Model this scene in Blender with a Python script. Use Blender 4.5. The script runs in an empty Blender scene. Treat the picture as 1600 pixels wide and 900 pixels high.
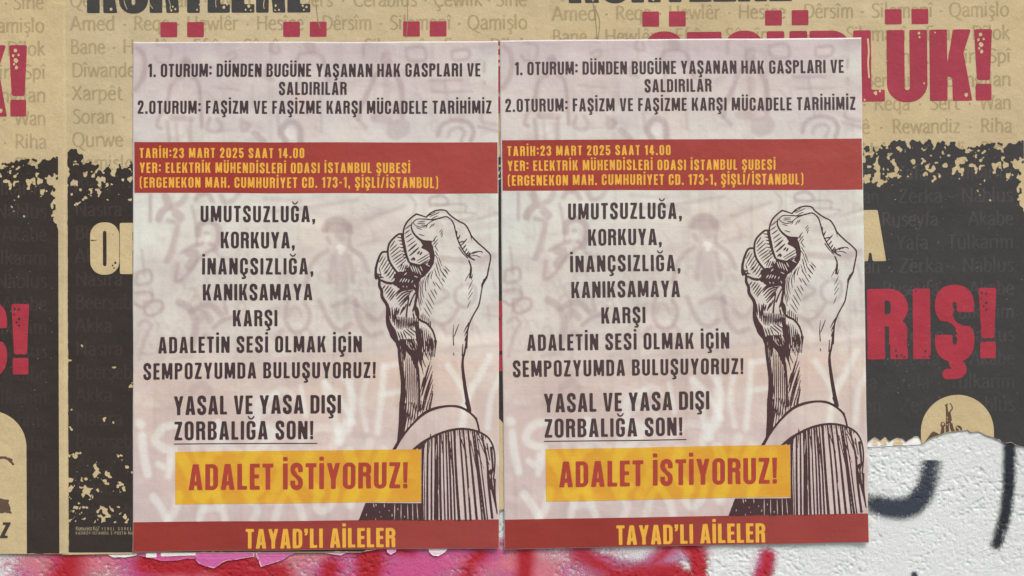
import bpy, math, random
import numpy as np

# ------------------------------------------------------------------ camera, sky, sun, exposure
scene = bpy.context.scene
COL = scene.collection
S = 1.0 / 1140.0            # metres per photograph pixel on the wall (posters are 0.5 m wide)
Z0 = 1.5                    # height of the picture centre above the pavement
DIST = 1.5
cam_d = bpy.data.cameras.new('camera')
cam = bpy.data.objects.new('camera', cam_d)
COL.objects.link(cam)
cam.location = (0.0, -DIST - 0.003, Z0)
cam.rotation_euler = (math.radians(90), 0, 0)
cam_d.sensor_width = 36.0
cam_d.lens = 36.0 * DIST / (1600 * S)
cam_d.clip_start = 0.01
cam_d.clip_end = 500.0
scene.camera = cam

SUN_EL, SUN_AZ = math.radians(56), math.radians(26)     # azimuth measured from straight out of the wall
world = bpy.data.worlds.new('World')
scene.world = world
world.use_nodes = True
wn, wl = world.node_tree.nodes, world.node_tree.links
wn.clear()
sky = wn.new('ShaderNodeTexSky'); sky.sky_type = 'NISHITA'; sky.sun_disc = False
sky.sun_elevation = SUN_EL
sky.sun_rotation = math.radians(180) - SUN_AZ
sky.dust_density = 6.0; sky.air_density = 1.0; sky.ozone_density = 1.0
bg = wn.new('ShaderNodeBackground'); bg.inputs['Strength'].default_value = 0.085
wo = wn.new('ShaderNodeOutputWorld')
wl.new(sky.outputs[0], bg.inputs['Color']); wl.new(bg.outputs[0], wo.inputs['Surface'])

sun_d = bpy.data.lights.new('sun', 'SUN')
sun_d.energy = 1.2
sun_d.angle = math.radians(22)
sun_d.color = (1.0, 0.95, 0.88)
sun = bpy.data.objects.new('sun', sun_d)
COL.objects.link(sun)
from mathutils import Vector
_d = Vector((math.sin(SUN_AZ) * math.cos(SUN_EL), -math.cos(SUN_AZ) * math.cos(SUN_EL), math.sin(SUN_EL)))
sun.rotation_euler = _d.to_track_quat('Z', 'Y').to_euler()
sun.location = (0, -3, 4)

vs = scene.view_settings
vs.view_transform = 'Standard'; vs.look = 'None'; vs.gamma = 1.0; vs.exposure = 0.74
vs.use_curve_mapping = False
E_REF = np.array([0.925, 0.885, 0.87])    # what a surface of reflectance 1 shows at this exposure

# ------------------------------------------------------------------ small maths helpers
rng = np.random.default_rng(7)

def lin(c):
    c = np.asarray(c, float) / 255.0
    return np.where(c <= 0.04045, c / 12.92, ((c + 0.055) / 1.055) ** 2.4)

def col(r, g, b):
    return np.clip(lin((r, g, b)) / E_REF, 0.0, 0.95)

def vnoise(x, y, seed=0):
    x = np.asarray(x, float); y = np.asarray(y, float)
    xi = np.floor(x).astype(np.int64); yi = np.floor(y).astype(np.int64)
    fx = x - xi; fy = y - yi
    fx = fx * fx * (3 - 2 * fx); fy = fy * fy * (3 - 2 * fy)
    def h(a, b):
        n = (a * 374761393 + b * 668265263 + seed * 982451653) & 0x7fffffff
        n = ((n ^ (n >> 13)) * 1274126177) & 0x7fffffff
        n = (n ^ (n >> 16)) & 0xffff
        return n / 65535.0
    a = h(xi, yi); b = h(xi + 1, yi); c = h(xi, yi + 1); d = h(xi + 1, yi + 1)
    return (a + (b - a) * fx) * (1 - fy) + (c + (d - c) * fx) * fy

def fbm(x, y, seed=0, octv=4, gain=0.5):
    s = 0.0; amp = 1.0; tot = 0.0
    for k in range(octv):
        s = s + amp * vnoise(np.asarray(x) * 2 ** k + 17.3 * k, np.asarray(y) * 2 ** k - 9.1 * k, seed + k)
        tot += amp; amp *= gain
    return s / tot

def smooth(x, a, b):
    t = np.clip((x - a) / (b - a), 0, 1)
    return t * t * (3 - 2 * t)

def spline(pts, step=4):
    pts = [np.asarray(p, float) for p in pts]
    if len(pts) < 3:
        return np.array(pts)
    out = []
    P = [2 * pts[0] - pts[1]] + pts + [2 * pts[-1] - pts[-2]]
    for i in range(1, len(P) - 2):
        p0, p1, p2, p3 = P[i - 1], P[i], P[i + 1], P[i + 2]
        for k in range(step):
            t = k / step
            out.append(0.5 * ((2 * p1) + (-p0 + p2) * t + (2 * p0 - 5 * p1 + 4 * p2 - p3) * t * t + (-p0 + 3 * p1 - 3 * p2 + p3) * t ** 3))
    out.append(P[-2])
    return np.array(out)

# distance fields: positive inside
def f_box(X, Y, x0, y0, x1, y1):
    dx = np.abs(X - (x0 + x1) / 2) - abs(x1 - x0) / 2
    dy = np.abs(Y - (y0 + y1) / 2) - abs(y1 - y0) / 2
    return -(np.hypot(np.maximum(dx, 0), np.maximum(dy, 0)) + np.minimum(np.maximum(dx, dy), 0))

def f_rbox(X, Y, x0, y0, x1, y1, r):
    r = min(r, abs(x1 - x0) / 2, abs(y1 - y0) / 2)
    return f_box(X, Y, x0 + r, y0 + r, x1 - r, y1 - r) + r

def f_poly(X, Y, pts):
    pts = np.asarray(pts, float)
    d = np.full(X.shape, 1e9); inside = np.zeros(X.shape, bool)
    n = len(pts)
    for i in range(n):
        a = pts[i]; b = pts[(i + 1) % n]
        ex, ey = b - a
        L = ex * ex + ey * ey + 1e-12
        t = np.clip(((X - a[0]) * ex + (Y - a[1]) * ey) / L, 0, 1)
        d = np.minimum(d, np.hypot(X - a[0] - t * ex, Y - a[1] - t * ey))
        if a[1] != b[1]:
            cr = ((a[1] > Y) != (b[1] > Y)) & (X < (b[0] - a[0]) * (Y - a[1]) / (b[1] - a[1]) + a[0])
            inside ^= cr
    return np.where(inside, d, -d)

def f_stroke(X, Y, path, hw, butt=False):
    path = np.asarray(path, float)
    hw = np.broadcast_to(np.asarray(hw, float), (len(path),))
    f = np.full(X.shape, -1e9)
    for i in range(len(path) - 1):
        a = path[i]; b = path[i + 1]
        ex, ey = b - a
        L = ex * ex + ey * ey + 1e-12
        t = np.clip(((X - a[0]) * ex + (Y - a[1]) * ey) / L, 0, 1)
        f = np.maximum(f, hw[i] + (hw[i + 1] - hw[i]) * t - np.hypot(X - a[0] - t * ex, Y - a[1] - t * ey))
    if butt:
        for e, q, h in ((path[0], path[1], hw[0]), (path[-1], path[-2], hw[-1])):
            d = (e - q) / (np.hypot(*(e - q)) + 1e-9)
            pl = -((X - e[0]) * d[0] + (Y - e[1]) * d[1])
            near = np.hypot(X - e[0], Y - e[1]) < 1.5 * h
            f = np.where(near, np.minimum(f, pl), f)
    return f

def march(F, x0, y0, dx, run=4):
    """region F>0 of a sampled field as non-overlapping polygons: (verts Nx2, faces)"""
    ny, nx = F.shape
    F = np.where(np.abs(F) < 1e-6, 1e-6, F)
    ins = F > 0
    cnt = ins[:-1, :-1].astype(int) + ins[:-1, 1:] + ins[1:, 1:] + ins[1:, :-1]
    verts = []; faces = []; vid = {}
    def corner(i, j):
        k = (i, j)
        if k not in vid:
            vid[k] = len(verts); verts.append((x0 + i * dx, y0 + j * dx))
        return vid[k]
    def edge(i, j, i2, j2):
        k = (i, j, i2, j2) if (i, j) < (i2, j2) else (i2, j2, i, j)
        if k not in vid:
            a = F[j, i]; b = F[j2, i2]; t = a / (a - b)
            t = min(max(t, 0.02), 0.98)
            vid[k] = len(verts)
            verts.append((x0 + (i + (i2 - i) * t) * dx, y0 + (j + (j2 - j) * t) * dx))
        return vid[k]
    for j in range(ny - 1):
        row = cnt[j]
        nz = np.nonzero(row)[0]
        if not len(nz):
            continue
        k = 0
        while k < len(nz):
            i = int(nz[k])
            if row[i] == 4:
                e = i
                while e + 1 < nx - 1 and row[e + 1] == 4 and e + 1 - i < run:
                    e += 1
                faces.append((corner(i, j), corner(e + 1, j), corner(e + 1, j + 1), corner(i, j + 1)))
                k += e - i + 1
                continue
            q = [(i, j), (i + 1, j), (i + 1, j + 1), (i, j + 1)]
            poly = []
            for c in range(4):
                a = q[c]; b = q[(c + 1) % 4]
                ia = ins[a[1], a[0]]; ib = ins[b[1], b[0]]
                if ia:
                    poly.append(corner(*a))
                if ia != ib:
                    poly.append(edge(a[0], a[1], b[0], b[1]))
            if len(poly) >= 3:
                faces.append(tuple(poly))
            k += 1
    return np.array(verts, float).reshape(-1, 2), faces

def grid(x0, y0, x1, y1, dx):
    xs = np.arange(x0, x1 + dx * 0.5, dx); ys = np.arange(y0, y1 + dx * 0.5, dx)
    X, Y = np.meshgrid(xs, ys)
    return X, Y

# ------------------------------------------------------------------ materials
def new_mat(name):
    m = bpy.data.materials.new(name); m.use_nodes = True
    nt = m.node_tree; nt.nodes.clear()
    out = nt.nodes.new('ShaderNodeOutputMaterial')
    bs = nt.nodes.new('ShaderNodeBsdfPrincipled')
    nt.links.new(bs.outputs[0], out.inputs['Surface'])
    return m, nt, bs, out

def node(nt, typ, **kw):
    n = nt.nodes.new(typ)
    for k, v in kw.items():
        setattr(n, k, v)
    return n

def noise(nt, vec, scale, detail=3.0, rough=0.55):
    n = node(nt, 'ShaderNodeTexNoise')
    n.inputs['Scale'].default_value = scale; n.inputs['Detail'].default_value = detail; n.inputs['Roughness'].default_value = rough
    nt.links.new(vec, n.inputs['Vector'])
    return n.outputs['Fac']

def mathn(nt, op, a, b=None, clamp=False):
    n = node(nt, 'ShaderNodeMath', operation=op); n.use_clamp = clamp
    for i, v in enumerate((a, b)):
        if v is None: continue
        if isinstance(v, (int, float)): n.inputs[i].default_value = v
        else: nt.links.new(v, n.inputs[i])
    return n.outputs[0]

def mrange(nt, v, a, b, c, d):
    n = node(nt, 'ShaderNodeMapRange')
    nt.links.new(v, n.inputs[0])
    for i, x in enumerate((a, b, c, d)): n.inputs[i + 1].default_value = x
    return n.outputs[0]

def paper_material(name, rough, spec, mott, fibre, bump_scale, bump_amt, streak=0.0):
    """printed paper: colour from the print, with mottling, fibres and cockling"""
    m, nt, bs, out = new_mat(name)
    at = node(nt, 'ShaderNodeAttribute', attribute_name='ink')
    geo = node(nt, 'ShaderNodeNewGeometry')
    pos = geo.outputs['Position']
    n1 = noise(nt, pos, 22.0, 5.0, 0.6)
    n2 = noise(nt, pos, 420.0, 3.0, 0.7)
    g = mathn(nt, 'MULTIPLY', mrange(nt, n1, 0.25, 0.75, 1.0 - mott, 1.0 + mott), mrange(nt, n2, 0.2, 0.8, 1.0 - fibre, 1.0 + fibre))
    if streak:
        mp = node(nt, 'ShaderNodeMapping'); mp.inputs['Scale'].default_value = (6.0, 1.0, 520.0)
        nt.links.new(pos, mp.inputs['Vector'])
        n3 = noise(nt, mp.outputs[0], 1.0, 3.0, 0.6)
        g = mathn(nt, 'MULTIPLY', g, mrange(nt, n3, 0.25, 0.75, 1.0 - streak, 1.0 + streak))
    mx = node(nt, 'ShaderNodeVectorMath', operation='SCALE')
    nt.links.new(at.outputs['Color'], mx.inputs[0]); nt.links.new(g, mx.inputs['Scale'])
    nt.links.new(mx.outputs[0], bs.inputs['Base Color'])
    bs.inputs['Roughness'].default_value = rough
    bs.inputs['Specular IOR Level'].default_value = spec
    b1 = noise(nt, pos, bump_scale, 4.0, 0.6)
    b2 = noise(nt, pos, bump_scale * 9, 3.0, 0.6)
    hh = mathn(nt, 'ADD', b1, mathn(nt, 'MULTIPLY', b2, 0.12))
    bp = node(nt, 'ShaderNodeBump'); bp.inputs['Strength'].default_value = 1.0; bp.inputs['Distance'].default_value = bump_amt
    nt.links.new(hh, bp.inputs['Height']); nt.links.new(bp.outputs[0], bs.inputs['Normal'])
    return m

M_POSTER = paper_material('printed_poster_paper', 0.40, 0.42, 0.022, 0.045, 18.0, 0.0019, streak=0.030)
M_KRAFT = paper_material('printed_kraft_paper', 0.72, 0.2, 0.075, 0.12, 20.0, 0.0026)
M_SCRAP = paper_material('torn_scrap_paper', 0.7, 0.25, 0.05, 0.08, 30.0, 0.003)

def plaster_nodes(nt, pos):
    n1 = noise(nt, pos, 5.0, 4.0, 0.6)
    n2 = noise(nt, pos, 300.0, 2.0, 0.6)
    g = mathn(nt, 'MULTIPLY', mrange(nt, n1, 0.3, 0.7, 0.93, 1.03), mrange(nt, n2, 0.3, 0.7, 0.95, 1.04))
    b = noise(nt, pos, 460.0, 3.0, 0.65)
    bp = node(nt, 'ShaderNodeBump'); bp.inputs['Strength'].default_value = 0.8; bp.inputs['Distance'].default_value = 0.0012
    nt.links.new(b, bp.inputs['Height'])
    return g, bp.outputs[0]

M_WALL, nt, bs, out = new_mat('painted_rough_plaster')
geo = node(nt, 'ShaderNodeNewGeometry')
g, nrm = plaster_nodes(nt, geo.outputs['Position'])
mx = node(nt, 'ShaderNodeVectorMath', operation='SCALE')
mx.inputs[0].default_value = tuple(col(206, 209, 208))
nt.links.new(g, mx.inputs['Scale']); nt.links.new(mx.outputs[0], bs.inputs['Base Color'])
nt.links.new(nrm, bs.inputs['Normal'])
bs.inputs['Roughness'].default_value = 0.85; bs.inputs['Specular IOR Level'].default_value = 0.2

M_SPRAY, nt, bs, out = new_mat('spray_paint')
geo = node(nt, 'ShaderNodeNewGeometry')
g, nrm = plaster_nodes(nt, geo.outputs['Position'])
at = node(nt, 'ShaderNodeAttribute', attribute_name='ink')
mx = node(nt, 'ShaderNodeVectorMath', operation='SCALE')
nt.links.new(at.outputs['Color'], mx.inputs[0]); nt.links.new(g, mx.inputs['Scale'])
nt.links.new(mx.outputs[0], bs.inputs['Base Color']); nt.links.new(nrm, bs.inputs['Normal'])
bs.inputs['Roughness'].default_value = 0.6; bs.inputs['Specular IOR Level'].default_value = 0.3
ad = node(nt, 'ShaderNodeAttribute', attribute_name='cover')
sp = noise(nt, geo.outputs['Position'], 700.0, 3.0, 0.75)
# sprayed paint breaks up into droplets where it is thin
al = mathn(nt, 'ADD', ad.outputs['Fac'], mathn(nt, 'MULTIPLY', mathn(nt, 'SUBTRACT', sp, 0.5), 1.45))
sc = mathn(nt, 'MULTIPLY', mrange(nt, al, 0.12, 0.80, 0.0, 1.0), mrange(nt, ad.outputs['Fac'], 0.0, 0.12, 0.0, 1.0))
tr = node(nt, 'ShaderNodeBsdfTransparent'); ms = node(nt, 'ShaderNodeMixShader')
nt.links.new(sc, ms.inputs['Fac']); nt.links.new(tr.outputs[0], ms.inputs[1]); nt.links.new(bs.outputs[0], ms.inputs[2])
nt.links.new(ms.outputs[0], out.inputs['Surface'])

M_PAVE, nt, bs, out = new_mat('grey_pavement_concrete')
geo = node(nt, 'ShaderNodeNewGeometry')
n1 = noise(nt, geo.outputs['Position'], 3.0, 6.0, 0.6)
cr = node(nt, 'ShaderNodeValToRGB')
cr.color_ramp.elements[0].color = (0.16, 0.155, 0.15, 1); cr.color_ramp.elements[1].color = (0.30, 0.29, 0.275, 1)
nt.links.new(n1, cr.inputs[0]); nt.links.new(cr.outputs[0], bs.inputs['Base Color'])
bs.inputs['Roughness'].default_value = 0.9

# ------------------------------------------------------------------ object helpers
def world_pts(uv, h):
    uv = np.asarray(uv, float)
    out = np.empty((len(uv), 3))
    out[:, 0] = (uv[:, 0] - 800) * S
    out[:, 1] = -np.asarray(h)
    out[:, 2] = Z0 + (450 - uv[:, 1]) * S
    return out

def mesh_obj(name, verts, faces, mat, parent=None, colors=None, dens=None, origin=None, smooth_shade=True):
    me = bpy.data.meshes.new(name)
    o0 = np.zeros(3) if origin is None else np.asarray(origin, float)
    me.from_pydata((np.asarray(verts) - o0).tolist(), [], [list(map(int, f)) for f in faces])
    if colors is not None:
        a = me.color_attributes.new('ink', 'FLOAT_COLOR', 'POINT')
        c = np.ones((len(verts), 4), np.float32)
        c[:, :3] = colors
        a.data.foreach_set('color', c.ravel())
    if dens is not None:
        a = me.attributes.new('cover', 'FLOAT', 'POINT')
        a.data.foreach_set('value', np.asarray(dens, np.float32))
    me.materials.append(mat)
    if smooth_shade and len(me.polygons):
        me.polygons.foreach_set('use_smooth', np.ones(len(me.polygons), bool))
    me.update()
    ob = bpy.data.objects.new(name, me)
    COL.objects.link(ob)
    if parent is not None:
        ob.parent = parent
    return ob

def empty(name, loc, label, cat, group=None):
    o = bpy.data.objects.new(name, None); COL.objects.link(o)
    o.empty_display_size = 0.05
    o.location = loc; o['label'] = label; o['category'] = cat
    if group: o['group'] = group
    return o

def flip(faces):
    return [tuple(reversed(f)) for f in faces]

class Sheet:
    """a pasted sheet: local (poster) pixels -> photograph pixels, plus the gentle cockling of the paper"""
    def __init__(self, root, fmap, base, seed, amp, mat):
        self.root = root; self.fmap = fmap; self.base = base; self.seed = seed; self.amp = amp; self.mat = mat
    creases = ()
    torn = False
    corners = ()
    def height(self, p):
        h = self.height0(p)
        if self.torn: h = h - 0.0010 * smooth(p[:, 1], 600, 690) * smooth(p[:, 0], 560, 640)     # stuck tight along the tear
        for (x0, y0, x1, y1, amp, sig) in self.creases:
            ex, ey = x1 - x0, y1 - y0; L = math.hypot(ex, ey)
            t = ((p[:, 0] - x0) * ex + (p[:, 1] - y0) * ey) / L / L
            d = ((p[:, 0] - x0) * ey - (p[:, 1] - y0) * ex) / L + 3 * (fbm(p[:, 0] / 40, p[:, 1] / 40, 7, 2) - 0.5)
            h = h + amp * np.exp(-(d / sig) ** 2) * smooth(t, 0, 0.25) * (1 - smooth(t, 0.75, 1.0))
        for (x, y, amp, r) in self.corners:
            h = h + amp * np.clip(1 - np.hypot(p[:, 0] - x, p[:, 1] - y) / r, 0, 1) ** 2
        return h
    def height0(self, p):
        if getattr(self, 'shared', False): p = self.fmap(p)     # sheets pasted over each other cockle together
        return self.base + self.amp * (fbm(p[:, 0] / 260 + 5, p[:, 1] / 260 + 3, self.seed, 2) - 0.2)
    def put(self, name, p, faces, color, lift, parent=None, skirt=None, wrap=None):
        p = np.asarray(p, float)
        if len(p) == 0: return None
        if skirt is None:
            used = np.unique(np.concatenate([np.asarray(g) for g in faces]))
            if len(used) < len(p):
                rm = -np.ones(len(p), int); rm[used] = np.arange(len(used))
                faces = [tuple(rm[i] for i in g) for g in faces]
                c0 = np.asarray(color, float)
                if c0.ndim == 2: color = c0[used]
                p = p[used]
        uv = self.fmap(p)
        h = self.height(p) + lift
        V = world_pts(uv, h)
        c = np.broadcast_to(np.asarray(color, float), (len(p), 3)).copy()
        F = list(faces)
        if skirt is not None:                       # turned-back rim of the sheet
            n = len(V)
            ring = skirt
            B = V[ring].copy(); B[:, 1] += 0.00025
            V = np.vstack([V, B]); c = np.vstack([c, c[ring] * 0.0 + np.array(col(158, 150, 144))])
            for k in range(len(ring)):
                k2 = (k + 1) % len(ring)
                F.append((ring[k], n + k, n + k2, ring[k2]))
        par = parent or self.root
        return mesh_obj(name, V, F, self.mat, par, c, origin=tuple(self.root.location))

L1, L2, L3, L4 = 0.00014, 0.00025, 0.00036, 0.00047      # printing layers above the sheet

# ------------------------------------------------------------------ the wall and the pavement
def plaster_h(u, v):
    """relief of the rough plaster in metres"""
    w = fbm(u / 9.0, v / 9.0, 29, 2)
    a = fbm(u / 6.5 + 1.2 * w, v / 5.5, 31, 3, 0.6)
    b = vnoise(u / 3.4 + 0.4 * v / 3.4, v / 3.1, 37)
    pits = np.clip(vnoise(u / 3.6 + 40, v / 3.4 - 11, 41) - 0.62, 0, 1) + 0.8 * np.clip(vnoise(u / 7.0 + 4, v / 5.6 - 31, 43) - 0.74, 0, 1)
    big = fbm(u / 60.0, v / 60.0, 45, 2) - 0.5
    patch = 0.45 + 0.9 * smooth(fbm(u / 75.0, v / 55.0, 49, 3), 0.36, 0.64)       # smoother and rougher patches
    return 0.75 * patch * (0.0006 * (a - 0.5) + 0.0009 * (b - 0.5)) - 0.0046 * pits * smooth(fbm(u / 40.0, v / 40.0, 47, 2), 0.30, 0.62) + 0.0008 * big

def build_wall():
    us = np.arange(-60, 1660.1, 1.5); vs_ = np.arange(660, 960.1, 1.5)
    U, V = np.meshgrid(us, vs_)
    fade = smooth(U, -60, -40) * (1 - smooth(U, 1640, 1659)) * smooth(V, 660, 672) * (1 - smooth(V, 945, 959))
    H = plaster_h(U, V) * fade
    ny, nx = U.shape
    P = world_pts(np.stack([U.ravel(), V.ravel()], 1), H.ravel())
    idx = np.arange(ny * nx).reshape(ny, nx)
    q = np.stack([idx[:-1, :-1], idx[1:, :-1], idx[1:, 1:], idx[:-1, 1:]], -1).reshape(-1, 4)
    # plain wall round the close-up patch, with thickness, ends and top
    x0, x1, z0, z1 = -4.0, 4.0, 0.0, 3.2
    px0, px1 = P[:, 0].min(), P[:, 0].max(); pz0, pz1 = P[:, 2].min(), P[:, 2].max()
    n = len(P)
    T = 0.25
    E = np.array([(x0, 0, z0), (x1, 0, z0), (x1, 0, z1), (x0, 0, z1),
                  (px0, 0, pz0), (px1, 0, pz0), (px1, 0, pz1), (px0, 0, pz1),
                  (x0, T, z0), (x1, T, z0), (x1, T, z1), (x0, T, z1)])
    ef = [(0, 1, 5, 4), (1, 2, 6, 5), (2, 3, 7, 6), (3, 0, 4, 7), (0, 3, 11, 8), (1, 9, 10, 2), (3, 2, 10, 11), (8, 11, 10, 9)]
    faces = [tuple(f) for f in q] + [tuple(n + i for i in f) for f in ef]
    w = mesh_obj('plaster_wall', np.vstack([P, E]), faces, M_WALL)
    w['label'] = 'rough white plaster wall behind the pasted posters'
    w['category'] = 'wall'
    return w, us, vs_

wall, WUS, WVS = build_wall()

def build_pavement():
    v = [(-60, -60, 0), (60, -60, 0), (60, 60, 0), (-60, 60, 0)]
    o = mesh_obj('pavement', np.array(v, float) + np.array([0, 0, -0.004]), [(0, 1, 2, 3)], M_PAVE, smooth_shade=False)
    o['kind'] = 'structure'
build_pavement()

def spray(name, u0, v0, u1, v1, fn, label=None):
    us = WUS[(WUS >= u0) & (WUS <= u1)]; vs_ = WVS[(WVS >= v0) & (WVS <= v1)]
    U, V = np.meshgrid(us, vs_)
    D, C = fn(U, V)
    hn = np.clip(plaster_h(U, V) / 0.0006, -1.5, 1.5)                      # paint catches on the raised grain
    D = np.clip(D + 0.5 * hn * D * (1 - np.clip(D, 0, 1)), 0, 1.0)
    H = plaster_h(U, V) * (1 - smooth(V, 945, 959)) + 0.00018
    P = world_pts(np.stack([U.ravel(), V.ravel()], 1), H.ravel())
    ny, nx = U.shape
    idx = np.arange(ny * nx).reshape(ny, nx)
    m = D.reshape(ny, nx)
    mc = np.maximum(np.maximum(m[:-1, :-1], m[1:, :-1]), np.maximum(m[1:, 1:], m[:-1, 1:])) > 0.02
    q = np.stack([idx[:-1, :-1], idx[1:, :-1], idx[1:, 1:], idx[:-1, 1:]], -1)[mc]
    used = np.unique(q); remap = -np.ones(ny * nx, int); remap[used] = np.arange(len(used))
    o = mesh_obj(name, P[used], remap[q], M_SPRAY, wall, C.reshape(-1, 3)[used], D.ravel()[used])
    if label: o['label'] = label
    return o

def soft(U, V, path, r, edge):
    f = f_stroke(U, V, spline(path), r)
    return smooth(f, -edge, edge * 0.9)

BLACKP = col(50, 56, 68)
def sp_hook(U, V):
    d = soft(U, V, [(1340, 784), (1370, 790), (1400, 795), (1424, 791), (1442, 774), (1452, 748), (1457, 712)], 12.5, 15)
    d = d * smooth(V, 718, 721)
    d = d * (0.85 + 0.35 * smooth(V, 740, 795)) * (1 - 0.35 * smooth(-U, -1378, -1358))
    return d * 0.95, np.broadcast_to(BLACKP, U.shape + (3,)).copy()
def sp_line(U, V):
    d = soft(U, V, [(1579, 686), (1579, 720), (1577, 765), (1572, 805), (1564, 835), (1559, 850)], 7.5, 9.5)
    return d * (1.1 - 0.2 * smooth(V, 790, 850)) * (0.7 + 0.5 * fbm(U / 7, V / 9, 57, 3)), np.broadcast_to(col(34, 38, 46), U.shape + (3,)).copy()
def sp_dot(U, V):
    d = soft(U, V, [(1430, 899), (1440, 925), (1470, 945)], 4, 5)
    return d, np.broadcast_to(BLACKP, U.shape + (3,)).copy()
spray('black_paint_stroke', 1350, 690, 1490, 830, sp_hook, 'hooked black spray paint stroke on bare plaster')
spray('black_paint_stroke', 1540, 686, 1610, 880, sp_line, 'straight black spray paint stroke below the torn poster')
spray('black_paint_stroke', 1410, 882, 1490, 965, sp_dot, 'small black spray mark at the lower edge')

def sp_red(U, V):
    R = np.zeros(U.shape); Pk = np.zeros(U.shape)
    n = fbm(U / 45, V / 40, 51, 3)
    for path, r, e in [([(112, 850), (105, 885), (92, 930)], 20, 18), ([(232, 880), (300, 884), (350, 892), (420, 905)], 17, 13),
                       ([(352, 880), (400, 880), (440, 900)], 12, 12),
                       ([(520, 884), (512, 900), (500, 930)], 9, 10), ([(575, 852), (580, 880), (570, 925)], 17, 10),
                       ([(605, 858), (640, 862)], 5, 9), ([(752, 868), (735, 885), (720, 920)], 8, 12),
                       ([(818, 850), (820, 880), (815, 930)], 12, 9), ([(910, 868), (935, 884), (970, 900), (990, 920)], 8, 14),
                       ([(960, 905), (1040, 897), (1090, 915)], 12, 12), ([(1070, 846), (1090, 870), (1092, 925)], 11, 9),
                       ([(1045, 862), (1020, 885), (1000, 905)], 5, 12),
                       ([(1202, 868), (1199, 886), (1192, 915)], 6, 10)]:
        R = np.maximum(R, soft(U + 10 * (n - .5), V + 14 * (fbm(U / 20, V / 20, 53, 2) - .5), path, r, e * 1.5))
    for path, r, e in [([(10, 880), (60, 892), (150, 880), (230, 865)], 10, 18), ([(160, 862), (220, 875), (300, 866)], 16, 20),
                       ([(430, 872), (470, 870), (540, 872), (600, 900)], 14, 26), ([(620, 872), (700, 885), (780, 862), (840, 872)], 16, 26),
                       ([(680, 858), (790, 850)], 8, 14), ([(890, 866), (930, 872), (1010, 895)], 10, 22), ([(1020, 880), (1060, 862), (1090, 860)], 16, 16),
                       ([(840, 905), (960, 890)], 6, 20), ([(1196, 872), (1190, 900)], 10, 16)]:
        Pk = np.maximum(Pk, soft(U, V, path, r, e * 1.3))
    veil = (0.50 + 0.62 * fbm(U / 60 + 3, V / 28, 55, 3)) * (1 - smooth(U, 780, 1130)) * smooth(V, 846, 862) * smooth(U, -20, 60)
    R = np.clip(R * (0.80 + 0.7 * n), 0, 1); Pk = np.clip(np.maximum(Pk * (0.30 + 1.0 * n), veil), 0, 1) * 0.85
    D = 1 - (1 - R) * (1 - Pk)
    w = (R / (R + Pk * (1 - R) + 1e-6))[..., None]
    pink = col(188, 78, 130) + (col(200, 110, 128) - col(188, 78, 130)) * smooth(fbm(U / 70, V / 50, 61, 2), 0.4, 0.6)[..., None]
    lil = smooth(f_stroke(U, V, spline([(930, 890), (1052, 872), (1075, 893)]), 6), -14, 8)[..., None]
    pink = pink * (1 - lil) + col(176, 130, 176) * lil
    return D, col(160, 30, 42) * w + pink * (1 - w)
spray('red_paint_band', -40, 840, 1270, 970, sp_red, 'red and pink spray paint along the bottom of the wall')

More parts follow.
